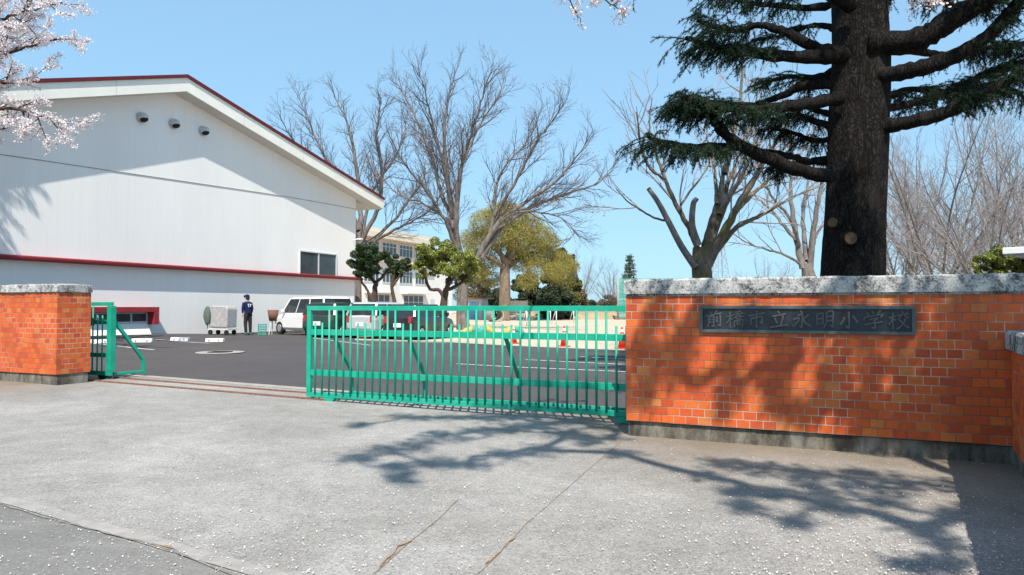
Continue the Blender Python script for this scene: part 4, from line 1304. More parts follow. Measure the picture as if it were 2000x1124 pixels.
for (x, y, r) in [(950, 440, 26), (975, 425, 24), (1005, 425, 26), (1035, 440, 24), (1055, 465, 24), (940, 475, 24), (975, 460, 30), (1010, 465, 30), (1040, 490, 28), (1070, 500, 24), (1095, 510, 22), (950, 510, 22), (1015, 505, 24), (1050, 525, 22), (1085, 530, 18), (930, 500, 16), (985, 410, 16), (940, 530, 14), (918, 470, 18), (920, 520, 16), (960, 545, 16), (1100, 535, 18), (1118, 520, 12), (1030, 550, 16), (1075, 470, 18)]:
    p = q(x, y); cl.append((p[0], p[1] + rng.uniform(-2.2, 2.2), p[2], r * Y / FPX))
cl = np.array(cl)
cl[:, 3] *= 1.38
pts = clump_points(rng, cl[:, :3], cl[:, 3], 11000)
T3 = Tubes()
for p in pts:
    d = rng.normal(0, 1, 3); d[2] = -0.2 + 0.5 * d[2]
    pp, rr = shoot(rng, p, d, rng.uniform(0.35, 0.8), 0.018, 0.010, 3, 0.2, -0.18); T3.add(pp, rr, 3)
T3.build('crown', M['leaf_willow'], wil)
V, F = cards(rng, clump_points(rng, cl[:, :3], cl[:, 3], 60000), 0.125, 0.35)
npmesh('young_leaves', V, F, M['leaf_willow'], wil)


def evergreen(name, label, px, ytop, Y, wpx, leaf, n, seed, size=0.28, group=None, cone=0.0, ybot=600, cat='tree'):
    rng = np.random.default_rng(seed)
    X = (px - 1000) / FPX * Y
    root = thing(name, label, cat, (X, Y, 0), 0, group)
    H = EYE + (HOR - ytop) * Y / FPX
    Wd = wpx * Y / FPX / 2
    zb = max(0.15, EYE + (HOR - ybot) * Y / FPX)
    T = Tubes(); T.add([(0, 0, -0.2), (0.05, 0, H * 0.5), (0, 0, H * 0.93)], [Wd * 0.09 + 0.08, Wd * 0.06 + 0.04, 0.03], 9)
    cl = []
    k = int(30 + 10 * Wd)
    for i in range(k):
        f = rng.uniform(0, 1) ** 0.9
        z = zb + (H - zb) * f
        prof = (1 - f) if cone > 0.5 else math.sqrt(max(0.02, 1 - (2 * f - 0.9) ** 2 * 0.9)) * (1 - 0.25 * f)
        rr = Wd * prof * rng.uniform(0.2, 0.95)
        a = rng.uniform(0, 6.28)
        s = Wd * rng.uniform(0.16, 0.34) * (0.5 + 0.5 * prof)
        cl.append((math.cos(a) * rr, math.sin(a) * rr, z - s * 0.4, s))
        T.add([(0, 0, z * 0.8), (math.cos(a) * rr * .5, math.sin(a) * rr * .5, z * 0.9 - 0.05), (math.cos(a) * rr, math.sin(a) * rr, z)], [0.06, 0.04, 0.015], 4)
    T.build('trunk', M['bark_dark'], root)
    cl = np.array(cl)
    V, F = cards(rng, clump_points(rng, cl[:, :3], cl[:, 3], n), size, 0.6)
    npmesh('crown', V, F, M[leaf], root)
    return root


GE = 'evergreens and thickets across the playground'
for (lab, nm, px, yt, Y_, w_, lf, n_, sd, sz, yb) in (
    ('olive-green conical tree on the right shoulder of the wispy yellow tree', 'evergreen_tree', 1096, 484, 80, 84, 'leaf_olive', 22000, 41, 0.26, 600),
    ('dark evergreen low behind the thick trunk, just to its right', 'evergreen_tree', 1030, 530, 86, 90, 'leaf_far', 20000, 42, 0.28, 640),
    ('dark slim evergreen left of the pale upright leafless tree', 'evergreen_tree', 1120, 498, 92, 34, 'leaf_far', 8000, 43, 0.26, 620),
    ('dark rounded evergreen under the olive conical tree', 'evergreen_tree', 1085, 552, 76, 90, 'leaf_far', 18000, 44, 0.28, 640),
    ('brown-green rounded bush right of the dark evergreens', 'brown_thicket', 1126, 550, 84, 56, 'leaf_brown', 13000, 45, 0.24, 640),
    ('brown twiggy thicket behind the blue shed', 'brown_thicket', 940, 528, 90, 110, 'leaf_brown', 15000, 46, 0.24, 640),
    ('dull dark thicket filling the gap left of the thick trunk', 'brown_thicket', 962, 562, 86, 80, 'leaf_far', 13000, 48, 0.25, 640),
    ('low olive-brown bush at the foot of the net pole', 'low_bush', 1188, 577, 96, 56, 'leaf_brown', 9000, 47, 0.25, 640),
    ('low dark bush at the edge of the playground between thicket and net pole', 'low_bush', 1150, 584, 98, 60, 'leaf_far', 8000, 49, 0.25, 640)):
    evergreen(nm, lab, px, yt, Y_, w_, lf, n_, sd, sz, GE, 0.0, yb, 'tree' if nm == 'evergreen_tree' else 'bush')
# tiered blue-green conifer above the wall corner
rng = np.random.default_rng(77)
Y = 78; X = (1230 - 1000) / FPX * Y; H = EYE + (HOR - 495) * Y / FPX
cf = thing('conifer_tree', 'narrow tiered blue-green conifer rising above the corner of the brick wall', 'tree', (X, Y, 0))
T = Tubes(); T.add([(0, 0, -.2), (0, 0, H * .5), (0, 0, H)], [0.22, 0.14, 0.02], 9)
Vs = []
for k in range(15):
    f = k / 15; z = 1.2 + (H - 1.2) * f; rr = 1.35 * (1 - f) ** 0.8 + 0.12
    for a in np.arange(7) * 0.9 + rng.uniform(0, 6):
        e = (math.cos(a) * rr * rng.uniform(.75, 1.1), math.sin(a) * rr, z + rng.uniform(-.15, .1)); T.add([(0, 0, z + .1), e], [0.04, 0.01], 3)
        for t_ in np.linspace(0.25, 1, 16): Vs.append(np.array([e[0] * t_, e[1] * t_, z + (e[2] - z) * t_]) + rng.normal(0, 0.09, 3) * [1.3, 1.3, .6])
T.build('trunk', M['bark_dark'], cf)
V, F = cards(rng, np.repeat(np.array(Vs), 3, 0) + rng.normal(0, 0.06, (len(Vs) * 3, 3)), 0.2, 0.5); npmesh('crown', V, F, M['leaf_conifer'], cf)

# yellow-green bush at the right edge
Y = 13.0
bs = Vector((P(1965, 600, Y).x, Y, 0))
q = lambda x, y, yy=Y: tuple(P(x, y, yy) - bs)
leafy_tree('bush', 'yellow-green bush showing above the wall coping at the right edge', bs,
    [([(0, 0, -0.1), q(1960, 600), q(1950, 550), q(1940, 520)], 0.07, 0.04), ([q(1960, 600), q(1985, 560), q(1995, 530)], 0.05, 0.03)],
    px_clumps(bs, Y, [(1935, 500, 24), (1955, 494, 22), (1920, 512, 20), (1975, 500, 22), (1990, 512, 24), (1960, 520, 24), (1915, 525, 16), (1985, 525, 22), (1965, 495, 16), (2010, 530, 26), (1950, 545, 26), (2000, 560, 30), (1910, 545, 14), (2040, 520, 30)], 8, 0.3),
    26000, 0.05, 'leaf_bright', 'bark_dark', 35, 'bush')

# ------------------------------------------------------------------ the big conifer behind the wall
Y = 10.6
bs = P(1665, 600, Y); bs.z = 0
deo = thing('deodar_cedar', 'huge dark cedar with scarred thick trunk and drooping needled limbs behind the name wall', 'tree', bs)
Bn = np.array(bs)
q = lambda x, y, dy=0.0: np.array(P(x, y, Y + dy)) - Bn
rng = np.random.default_rng(9)
# trunk with buttressed uneven section
ctr = [q(1660, 700), q(1664, 540), q(1668, 400), (q(1673, 250)), q(1680, 120), q(1682, 0), q(1684, -150), q(1690, -500), q(1690, -900)]
rr = np.array([66, 57, 54, 54, 52, 50, 44, 31, 16]) * Y / FPX
pth = smooth_path(ctr, 10); rad = np.interp(np.linspace(0, 1, len(pth)), np.linspace(0, 1, len(rr)), rr)
NS = 40
V = []; F = []
for i, (p, r_) in enumerate(zip(pth, rad)):
    for k in range(NS):
        a = 2 * math.pi * k / NS
        w = 1 + 0.05 * math.sin(3 * a + i * 0.11) + 0.035 * math.sin(7 * a - i * 0.07) + 0.02 * math.sin(13 * a + i * 0.2) + rng.uniform(-.012, .012)
        V.append((p[0] + math.cos(a) * r_ * w, p[1] + math.sin(a) * r_ * w, p[2]))
for i in range(len(pth) - 1):
    for k in range(NS):
        j = (k + 1) % NS; F.append((i * NS + k, i * NS + j, (i + 1) * NS + j, (i + 1) * NS + k))
npmesh('trunk', V, F, M['bark_deodar'], deo, True)
for (x, y, r_) in ((1627, 435, 10), (1661, 466, 12), (1722, 437, 8), (1715, 15, 6), (1727, 358, 8)):
    cx = 1667 + (y - 450) * -0.03
    hh = math.sqrt(max(0.01, 1 - ((x - cx) / 60.0) ** 2)) * 57 * Y / FPX
    p = q(x, y, -hh)
    d = np.array([(x - cx) / 60.0, -math.sqrt(max(0.02, 1 - ((x - cx) / 60.0) ** 2)), 0.05])
    b = MB(); b.tube([p - d * 0.08, p + d * 0.008, p + d * 0.014], [r_ * Y / FPX * 1.35, r_ * Y / FPX * 1.15, r_ * Y / FPX * 0.9], 16, False); 
    st = b.build('branch_scar', M['bark_deodar'], deo)
    b = MB(); b.tube([p + d * 0.005, p + d * 0.017], [r_ * Y / FPX * 0.93] * 2, 16); b.build('scar_face', M['cut'], st)

LT, BT = Tubes(), Tubes()
NP, ND = [], []            # needle tuft positions and directions


def needle_limb(path, r0, r1, fol0=0.35, dens=1.0, droop=0.75, blen=0.46, sides=9):
    rad = np.linspace(r0, r1, len(path)) * rng.uniform(0.88, 1.14, len(path)); LT.add(path, rad, sides)
    seg = np.linalg.norm(np.diff(path, axis=0), axis=1); L = seg.sum(); cum = np.concatenate([[0], np.cumsum(seg)])
    n = int(L * 14.5 * dens)
    for k in range(n):
        f = fol0 + (1 - fol0) * rng.uniform(0, 1) ** 0.8
        i = min(len(path) - 2, max(0, int(np.searchsorted(cum, f * L) - 1)))
        p = path[i] + (path[i + 1] - path[i]) * rng.uniform(0, 1)
        d = path[i + 1] - path[i]; d /= np.linalg.norm(d)
        s = np.cross(d, [0, 0, 1]); s /= np.linalg.norm(s) + 1e-9
        sg = rng.choice([-1, 1])
        nd = d * rng.uniform(0.2, 0.9) + s * sg * rng.uniform(0.5, 1.0) + np.array([0, 0, rng.uniform(-0.1, 0.35)])
        ln = blen * rng.uniform(0.5, 1.4)
        pp, rr_ = shoot(rng, p, nd, ln, 0.010, 0.004, 7, 0.10, -0.16 * droop)
        BT.add(pp, rr_, 3)
        tuft(pp)
        for m in range(int(5 * ln / 0.5) + 1):
            j = rng.integers(1, 6); dd = pp[j + 1] - pp[j]; dd /= np.linalg.norm(dd)
            qq = rand_perp(rng, dd); qq[2] *= 0.4
            sp_, sr = shoot(rng, pp[j], dd * 0.6 + qq * 0.8, rng.uniform(0.12, 0.3), 0.005, 0.003, 4, 0.1, -0.35 * droop)
            BT.add(sp_, sr, 3); tuft(sp_)


def tuft(pp):
    for i in range(len(pp) - 1):
        d = pp[i + 1] - pp[i]; l = np.linalg.norm(d); n = max(1, int(l / 0.022))
        t_ = rng.uniform(0, 1, n)[:, None]
        NP.append(pp[i] + d * t_); ND.append(np.repeat((d / (l + 1e-9))[None, :], n, 0))
        for _ in range(int(l / 0.045 + rng.uniform(0, 1))):       # short shoots carry rosettes of needles
            c = pp[i] + d * rng.uniform(0, 1); NP.append(np.repeat(c[None, :], 8, 0) + rng.normal(0, 0.004, (8, 3)))
            dd = rng.normal(size=(8, 3)); dd[:, 2] += 0.4; ND.append(dd / np.linalg.norm(dd, axis=1)[:, None])


S = lambda pts: smooth_path(pts, 7, rng, 0.006)
k_ = Y / FPX
needle_limb(S([q(1650, 108, -.2), q(1560, 112, -.5), q(1450, 100, -.9), q(1400, 92, -1.2), q(1340, 75, -1.4)]), 15 * k_, 4 * k_, 0.45, 1.7)
needle_limb(S([q(1645, 104, -.3), q(1590, 92, -.3), q(1530, 62, -.2), q(1480, 50, 0), q(1430, 62, .2), q(1360, 40, .3)]), 12 * k_, 3 * k_, 0.5, 1.3)
needle_limb(S([q(1640, 165, -.1), q(1570, 168, .3), q(1520, 190, .5), q(1460, 205, .6), q(1330, 190, .6)]), 11 * k_, 3 * k_, 0.4, 1.0)
needle_limb(S([q(1640, 192, -.3), q(1560, 205, -.8), q(1470, 215, -1.2), q(1380, 205, -1.6), q(1330, 190, -1.8)]), 13 * k_, 3 * k_, 0.35, 1.1)
needle_limb(S([q(1625, 345, -.3), q(1560, 333, -.7), q(1500, 312, -.9), q(1440, 280, -1.1), q(1400, 245, -1.2), q(1385, 215, -1.3), q(1330, 200, -1.5)]), 14 * k_, 5 * k_, 0.72, 1.3)
needle_limb(S([q(1560, 333, -.7), q(1480, 295, -.8), q(1400, 285, -1.2), q(1330, 283, -1.5), q(1265, 268, -1.7)]), 8 * k_, 2.5 * k_, 0.4, 1.3, 0.9)
needle_limb(S([q(1630, 310, .1), q(1580, 315, .4), q(1520, 300, .8), q(1420, 290, 1.0), q(1330, 290, 1.2)]), 9 * k_, 3 * k_, 0.45, 1.0, 0.9)
needle_limb(S([q(1640, 255, .2), q(1600, 240, .6), q(1550, 225, 1.0), q(1500, 235, 1.3)]), 9 * k_, 3 * k_, 0.2, 1.6)
needle_limb(S([q(1640, 130, .2), q(1600, 150, .6), q(1540, 150, 1.0), q(1480, 165, 1.3)]), 8 * k_, 3 * k_, 0.3, 1.0)
for (pp_, f0, dn) in (([(1630, 225, .5), (1590, 215, .9), (1545, 200, 1.2), (1490, 215, 1.5), (1430, 240, 1.7)], .1, 1.5), ([(1630, 270, .4), (1590, 275, .9), (1550, 260, 1.3), (1500, 250, 1.6)], .05, 1.8),
                   ([(1620, 315, .5), (1590, 318, 1.0), (1550, 320, 1.4), (1510, 330, 1.7)], .05, 1.6), ([(1630, 150, .6), (1590, 160, 1.1), (1550, 150, 1.5)], .1, 1.2), ([(1640, 60, .5), (1590, 50, 1.0), (1530, 70, 1.4), (1470, 80, 1.6)], .15, 1.0)):
    needle_limb(S([q(*v) for v in pp_]), 7 * k_, 2.5 * k_, f0, dn, 0.8, 0.45)
needle_limb(S([q(1700, 85, -.3), q(1790, 78, -.6), q(1850, 45, -.8), q(1930, -5, -1.1), q(2020, -70, -1.5), q(2120, -150, -1.8)]), 24 * k_, 13 * k_, 0.45, 1.7)
needle_limb(S([q(1715, 150, -.3), q(1790, 135, -.7), q(1850, 115, -.9), q(1910, 85, -1.0), q(1965, 35, -1.1), q(2010, -20, -1.2), q(2090, -90, -1.4)]), 16 * k_, 9 * k_, 0.42, 1.6)
needle_limb(S([q(1715, 100, .2), q(1790, 100, .4), q(1850, 108, .7), q(1920, 95, 1.0), q(2020, 85, 1.2)]), 10 * k_, 4 * k_, 0.35, 1.3)
needle_limb(S([q(1710, 250, -.2), q(1770, 240, -.5), q(1840, 222, -.8), q(1910, 190, -1.0), q(1965, 160, -1.1), q(2030, 120, -1.3)]), 15 * k_, 8 * k_, 0.42, 1.9)
needle_limb(S([q(1715, 215, .2), q(1770, 205, .5), q(1820, 190, .8), q(1880, 165, 1.0), q(1960, 130, 1.2), q(2040, 110, 1.4)]), 9 * k_, 4 * k_, 0.15, 2.0, 0.4)
needle_limb(S([q(1715, 195, .3), q(1780, 175, .9), q(1840, 180, 1.2), q(1930, 165, 1.6)]), 8 * k_, 3 * k_, 0.1, 1.7)
needle_limb(S([q(1660, 10, -.4), q(1600, -20, -.9), q(1520, -15, -1.3), q(1450, -25, -1.6), q(1400, -10, -1.9)]), 14 * k_, 4 * k_, 0.35, 1.1)
needle_limb(S([q(1660, 0, .3), q(1590, 15, .8), q(1500, 10, 1.1), q(1430, 0, 1.4)]), 10 * k_, 3 * k_, 0.3, 1.1)
needle_limb(S([q(1700, 0, .3), q(1780, -10, .8), q(1860, 10, 1.1), q(1960, 0, 1.4)]), 10 * k_, 3 * k_, 0.2, 1.2)
needle_limb(S([q(1960, 165, -1.1), q(1985, 180, -1.2), q(2020, 200, -1.4)]), 4 * k_, 2 * k_, 0.1, 2.0, 1.2)
# upper whorls above the picture: they shade the trunk
zt0 = float(q(1682, -60)[2])
for i in range(30):
    f = i / 30
    z = zt0 + 0.9 + f * 9.0
    a = i * 2.4 + rng.uniform(-.3, .3)
    L = (4.1 - 2.6 * f) * rng.uniform(0.8, 1.05)
    cx, cy = q(1684, -200)[0], 0.0
    dx, dy = math.cos(a), math.sin(a)
    pts = [np.array([cx, cy, z]), np.array([cx + dx * L * .35, cy + dy * L * .35, z + 0.25]), np.array([cx + dx * L * .7, cy + dy * L * .7, z + 0.2]), np.array([cx + dx * L, cy + dy * L, z - 0.2])]
    needle_limb(smooth_path(pts, 5), 0.10 - .05 * f, 0.025, 0.15, 1.0, 0.7, 0.8, 6)
LT.build('limbs', M['bark_deodar'], deo)
BT.build('twigs', M['bark_deodar'], deo)
C_ = np.concatenate(NP); D_ = np.concatenate(ND)
near = C_[:, 2] < zt0 + 0.3
keep = near | (rng.uniform(0, 1, len(C_)) < 0.35)
C_, D_ = C_[keep], D_[keep]; near = near[keep]
n = len(C_)
a = rng.normal(size=(n, 3)); a -= (a * D_).sum(1)[:, None] * D_; a /= np.linalg.norm(a, axis=1)[:, None]
nd = D_ * 0.55 + a * 0.8; nd /= np.linalg.norm(nd, axis=1)[:, None]
s = np.cross(nd, rng.normal(size=(n, 3))); s /= np.linalg.norm(s, axis=1)[:, None]
ln = rng.uniform(0.028, 0.05, n)[:, None] * np.where(near, 1.0, 1.7)[:, None]; wd = np.where(near, 0.0032, 0.011)[:, None]
V = np.stack([C_ - s * wd, C_ + s * wd, C_ + nd * ln], 1).reshape(-1, 3)
npmesh('needles', V, np.arange(n * 3).reshape(-1, 3), M['needle'], deo)
print('needles', n)

# ------------------------------------------------------------------ cherry trees
def blossoms(rng, tips, per, spread, size, root, red=0.12):
    pts = []
    for tp in tips:
        for i in range(len(tp) - 1):
            l = np.linalg.norm(tp[i + 1] - tp[i]); k = max(1, int(l * per))
            for _ in range(k):
                c = tp[i] + (tp[i + 1] - tp[i]) * rng.uniform(0, 1) + rng.normal(0, spread * 0.5, 3)
                pts.append(c + rng.normal(0, spread, (rng.integers(4, 9), 3)))
    pts = np.concatenate(pts)
    V, F = cards(rng, pts, size, 0.9)
    npmesh('blossom', V, F, M['blossom'], root)
    m = rng.uniform(0, 1, len(pts)) < red
    V, F = cards(rng, pts[m] + rng.normal(0, size * 0.4, (m.sum(), 3)), size * 0.7, 0.7)
    npmesh('buds', V, F, M['calyx'], root)
    return len(pts)


rng = np.random.default_rng(15)
Y = 18.5
bs = P(-170, 600, Y); bs.z = gz(bs.x, bs.y)
ch = thing('cherry_tree', 'pale pink blossoming cherry reaching in from the upper left corner', 'tree', bs)
Bn = np.array(bs)
q = lambda x, y, dy=0.0: np.array(P(x, y, Y + dy)) - Bn
T1, T2 = Tubes(), Tubes()
T1.add(smooth_path([(0, 0, -0.2), (0.1, 0, 1.2), q(-165, 420), q(-150, 330)], 6), np.linspace(0.34, 0.22, 19), 12)
CS = [dict(den=2.2, ang=(20, 55), len=1.25, r=0.022, rt=0.009, seg=6, wob=0.10, trop=-0.02, sides=4),
      dict(den=3.2, ang=(20, 60), len=0.55, r=0.010, rt=0.005, seg=4, wob=0.12, trop=0.0, sides=3)]
tips = []
for cp, lean in (([(-150, 330), (-90, 250), (-30, 215), (30, 215), (80, 225), (130, 240)], -0.40), ([(-150, 330), (-90, 200), (-30, 130), (30, 100), (90, 80), (140, 75)], 0.05),
                 ([(-150, 330), (-110, 180), (-60, 80), (0, 40), (60, 20), (120, 5)], -0.25), ([(-150, 330), (-110, 150), (-40, 40), (30, -10), (110, -20)], 0.10),
                 ([(-150, 330), (-110, 230), (-60, 180), (-10, 165), (40, 160), (75, 150)], 0.11), ([(-150, 330), (-110, 180), (-70, 90), (-20, 50)], -0.50),
                 ([(-150, 330), (-190, 150), (-260, 50)], 0.02), ([(-150, 330), (-230, 250), (-330, 180)], 0.02), ([(-150, 330), (-165, 200), (-170, 100), (-140, 20), (-100, -30)], 0.30), ([(-150, 330), (-190, 150), (-210, 30)], 0.30), ([(-60, 180), (-20, 130), (20, 60), (50, 30), (70, -20)], 0.17), ([(-150, 330), (-100, 280), (-60, 270), (-20, 255), (20, 250)], 0.07)):
    m = len(cp) - 1
    pth = smooth_path([q(x, y, lean * i) for i, (x, y) in enumerate(cp)], 6, rng, 0.02)
    rad = np.linspace(0.075, 0.014, len(pth)); T1.add(pth, rad, 7)
    ramify(rng, T2, pth, rad, CS, 0, tips, 0.3)
    tips.append(pth[-10:])
T1.build('trunk', M['bark_cherry'], ch); T2.build('branches', M['bark_cherry'], ch)
print('blossoms L', blossoms(rng, tips, 62, 0.045, 0.046, ch))

# cherry overhead, behind and right of the camera: throws the dappled shade, a few sprigs hang into the picture
rng = np.random.default_rng(16)
co = thing('cherry_tree', 'cherry tree overhead whose few blossom sprigs hang at the top of the picture', 'tree', (4.6, -2.2, 0))
Bn = np.array([4.6, -2.2, 0.0])
T1, T2 = Tubes(), Tubes()
hub = np.array([4.2, -2.0, 5.0])
T1.add(smooth_path([(4.6, -2.2, -0.2), (4.55, -2.1, 1.4), hub], 6) - Bn, np.linspace(0.30, 0.22, 13), 12)
blobs = [ # shadow blobs: photo x, y on ground, radius (m), height
    (700, 893, .26, 5.6), (760, 880, .30, 5.4), (820, 868, .34, 5.5), (890, 850, .42, 5.2), (960, 838, .46, 5.3), (1030, 835, .42, 5.0), (1100, 850, .40, 5.2), (1170, 858, .40, 5.0), (780, 915, .2, 5.6), (790, 935, .16, 5.6), (850, 905, .25, 5.4), (920, 905, .26, 5.1), (985, 890, .28, 5.1), (1050, 880, .3, 5.1),
    (800, 815, .3, 5.9), (880, 815, .35, 5.8), (960, 815, .38, 5.7), (1040, 812, .4, 5.6), (1120, 822, .4, 5.6), (1190, 835, .36, 5.5), (700, 830, .2, 6.0), (1210, 885, .25, 5.2),
    (1420, 905, .26, 5.0), (1490, 915, .32, 4.8), (1560, 925, .36, 4.7), (1640, 930, .4, 4.6), (1380, 930, .16, 5.0), (1440, 990, .18, 4.9), (1450, 960, .2, 4.9), (1520, 965, .22, 4.8), (1590, 960, .26, 4.7), (1690, 950, .34, 4.6), (1620, 990, .2, 4.7), (1730, 985, .22, 4.6), (1760, 940, .34, 4.6), (1800, 1030, .16, 4.5), (1840, 1060, .15, 4.5), (1855, 1100, .18, 4.5), (1550, 1020, .1, 4.7), (1870, 1010, .18, 4.5), (1900, 960, .4, 4.4), (1960, 950, .4, 4.4), (1940, 1000, .25, 4.4), (1780, 1105, .1, 4.5)]
cents = []
for (x, y, r_, h) in blobs:
    g_ = G(x, y); c = g_ + SV * (1.55 * h / SV.z); cents.append((c.x, c.y, c.z, r_ * 0.86))
# shade patches that fall on the wall front: wall x, z, radius, height above
for (sx, z, r_, h) in [(0.15, .9, .16, 4.6), (.35, 1.3, .18, 4.8), (.2, .5, .2, 4.6), (.5, .75, .15, 4.8), (.75, 1.25, .14, 4.8), (1.0, .45, .18, 4.7), (1.05, .8, .13, 4.6), (1.25, 1.2, .16, 4.6), (1.45, .55, .22, 4.6), (1.5, .95, .18, 4.5), (1.75, .35, .22, 4.6), (1.85, 1.2, .2, 4.6), (1.95, .75, .22, 4.5), (2.2, 1.1, .2, 4.5), (2.15, .45, .22, 4.5),
                      (2.4, .8, .24, 4.5), (2.5, .35, .26, 4.4), (2.6, 1.3, .22, 4.4), (2.75, .9, .26, 4.4), (2.85, .5, .28, 4.4), (3.05, .9, .3, 4.4), (3.2, .4, .3, 4.3), (3.3, 1.2, .3, 4.3), (3.6, 1.4, .35, 4.2), (3.1, 1.55, .12, 4.4), (2.1, 1.58, .14, 4.4), (3.9, 1.0, .4, 4.2), (2.95, .3, .3, 4.5), (3.2, .75, .3, 4.4), (2.7, .6, .28, 4.6), (2.35, .35, .25, 4.5), (3.0, 1.2, .26, 4.3), (1.7, 1.0, .18, 4.6), (.6, 1.0, .15, 4.8), (.3, .8, .16, 4.7),
                      (-0.5, .9, .16, 4.7), (-.9, .5, .18, 4.8), (-1.3, .9, .14, 4.9), (-.3, 1.3, .2, 4.7), (-1.8, .6, .14, 5.0)]:
    w_ = W0 + GR * sx; c = Vector((w_.x, w_.y, z)) + SV * (1.3 * h / SV.z); cents.append((c.x, c.y, c.z, r_ * (0.62 if sx < 2.2 else 0.95)))
# shade on the cedar trunk
for (x, y, r_, h) in [(1640, 500, .4, 4.8), (1690, 440, .4, 4.6), (1650, 380, .35, 4.6), (1700, 520, .35, 4.8), (1680, 330, .35, 4.4), (1640, 300, .3, 4.4)]:
    p = P(x, y, 10.0); c = p + SV * (1.4 * h / SV.z); cents.append((c.x, c.y, c.z, r_))
cents = np.array(cents)
# boughs: link cluster centres back to the hub through a minimum spanning tree
nodes = [hub]; par = [-1]; left = list(range(len(cents)))
order = []
N_ = np.array([hub]); 
while left:
    D = np.linalg.norm(cents[left][:, None, :3] - N_[None], axis=2) + 0.25 * np.linalg.norm(N_ - hub, axis=1)[None]
    i, j = np.unravel_index(np.argmin(D), D.shape)
    k = left.pop(i); par.append(j); N_ = np.vstack([N_, cents[k, :3]])
depth = np.zeros(len(N_)); cnt = np.ones(len(N_))
for i in range(len(N_) - 1, 0, -1): cnt[par[i]] += cnt[i]
tips2 = []
for i in range(1, len(N_)):
    a_, b_ = N_[par[i]], N_[i]
    mid = (a_ + b_) / 2 + rng.normal(0, 0.06, 3)
    pth = smooth_path([a_, mid, b_], 5) - Bn
    r0 = 0.010 + 0.011 * math.sqrt(cnt[i]); T1.add(pth, np.linspace(r0 * 1.1, r0, len(pth)), 6)
TT = []
for (x, y, z, r_) in cents:
    for k in range(int(8 + 30 * r_)):
        d = rng.normal(size=3); d[2] *= 0.5
        pp, rr_ = shoot(rng, np.array([x, y, z]) - Bn, d, r_ * rng.uniform(0.7, 1.25), 0.008, 0.004, 4, 0.12, 0.0); T2.add(pp, rr_, 3); TT.append(pp[1:])
# two hanging sprigs in view
for cp in ([(1000, -160, 5.4), (1060, -60, 6.2), (1100, -20, 6.7), (1120, 15, 6.9), (1135, 45, 7.0)], [(1060, -60, 6.2), (1140, -20, 6.6), (1190, 5, 6.8), (1225, 35, 6.9)], [(1750, -160, 5.6), (1760, -60, 6.0), (1775, -10, 6.2), (1790, 15, 6.3)], [(1820, -60, 6), (1810, -12, 6.1), (1850, 2, 6.2)]):
    pth = smooth_path([np.array(P(x, y, yy)) for x, y, yy in cp], 5, rng, 0.008) - Bn
    T1.add(pth, np.linspace(0.012, 0.004, len(pth)), 5)
    for k in range(9):
        i = rng.integers(len(pth) // 2, len(pth) - 1); d = rng.normal(size=3)
        pp, rr_ = shoot(rng, pth[i], d, 0.14, 0.004, 0.002, 3, 0.1, -0.05); T2.add(pp, rr_, 3); tips2.append(pp)
    pth0 = pth[0] + Bn
    j = np.argmin(np.linalg.norm(N_ - pth0, axis=1)); T1.add(smooth_path([N_[j], (N_[j] + pth0) / 2 + [0, 0, .1], pth0], 5) - Bn, np.linspace(0.03, 0.012, 11), 6)
T1.build('trunk', M['bark_cherry'], co); T2.build('branches', M['bark_cherry'], co)
print('blossoms R', blossoms(rng, TT, 22, 0.05, 0.058, co, 0.05))
blossoms(rng, tips2, 30, 0.028, 0.032, co, 0.6)

# ------------------------------------------------------------------ fallen petals
rng = np.random.default_rng(4)
pp = []
while len(pp) < 3300:
    x, y = rng.uniform(-60, 2060), rng.uniform(745, 1180)
    if rng.uniform() > (0.35 + 0.65 * (y > 820)): continue
    g_ = G(x, y); 
    lx = (g_ - W0).dot(GR); ly = (g_ - W0).dot(NN)
    if ly > (0.6 if lx < 0 else -0.03): continue
    if g_.x > 2.6 and (g_ - wc).dot(Vector((0.869, -0.495, 0))) > -0.03: continue
    dn = 0.5 + 0.5 * math.sin(g_.x * 1.7 + math.sin(g_.y * 1.3) * 2) * math.sin(g_.y * 2.1)
    if rng.uniform() > (0.18 + 0.82 * dn ** 1.5) * (0.45 + 0.55 * min(1, max(0, (g_.x + 1.5) / 3.5))): continue
    # thin out with distance: photo coordinates favour the far ground
    if rng.uniform() > min(1, (y - 700) / 260): continue
    pp.append((g_.x, g_.y, g_.z + 0.012))
pp = np.array(pp); n = len(pp)
an = rng.uniform(0, 6.28, n); s = rng.uniform(0.0028, 0.0066, n); big = rng.uniform(size=n) < 0.06; s[big] *= 1.35
ca, sa = np.cos(an), np.sin(an)
V = []
for dx, dy in ((-1, 0), (-.3, -.75), (.7, -.6), (1, 0), (.7, .6), (-.3, .75)):
    V.append(np.stack([pp[:, 0] + (dx * ca - dy * sa) * s, pp[:, 1] + (dx * sa + dy * ca) * s, pp[:, 2] + rng.uniform(-.002, .004, n)], -1))
V = np.stack(V, 1).reshape(-1, 3)
tag(npmesh('fallen_petals', V, np.arange(n * 6).reshape(-1, 6), M['petal']), 'white cherry petals scattered over the grey paving', 'petals', kind='stuff')

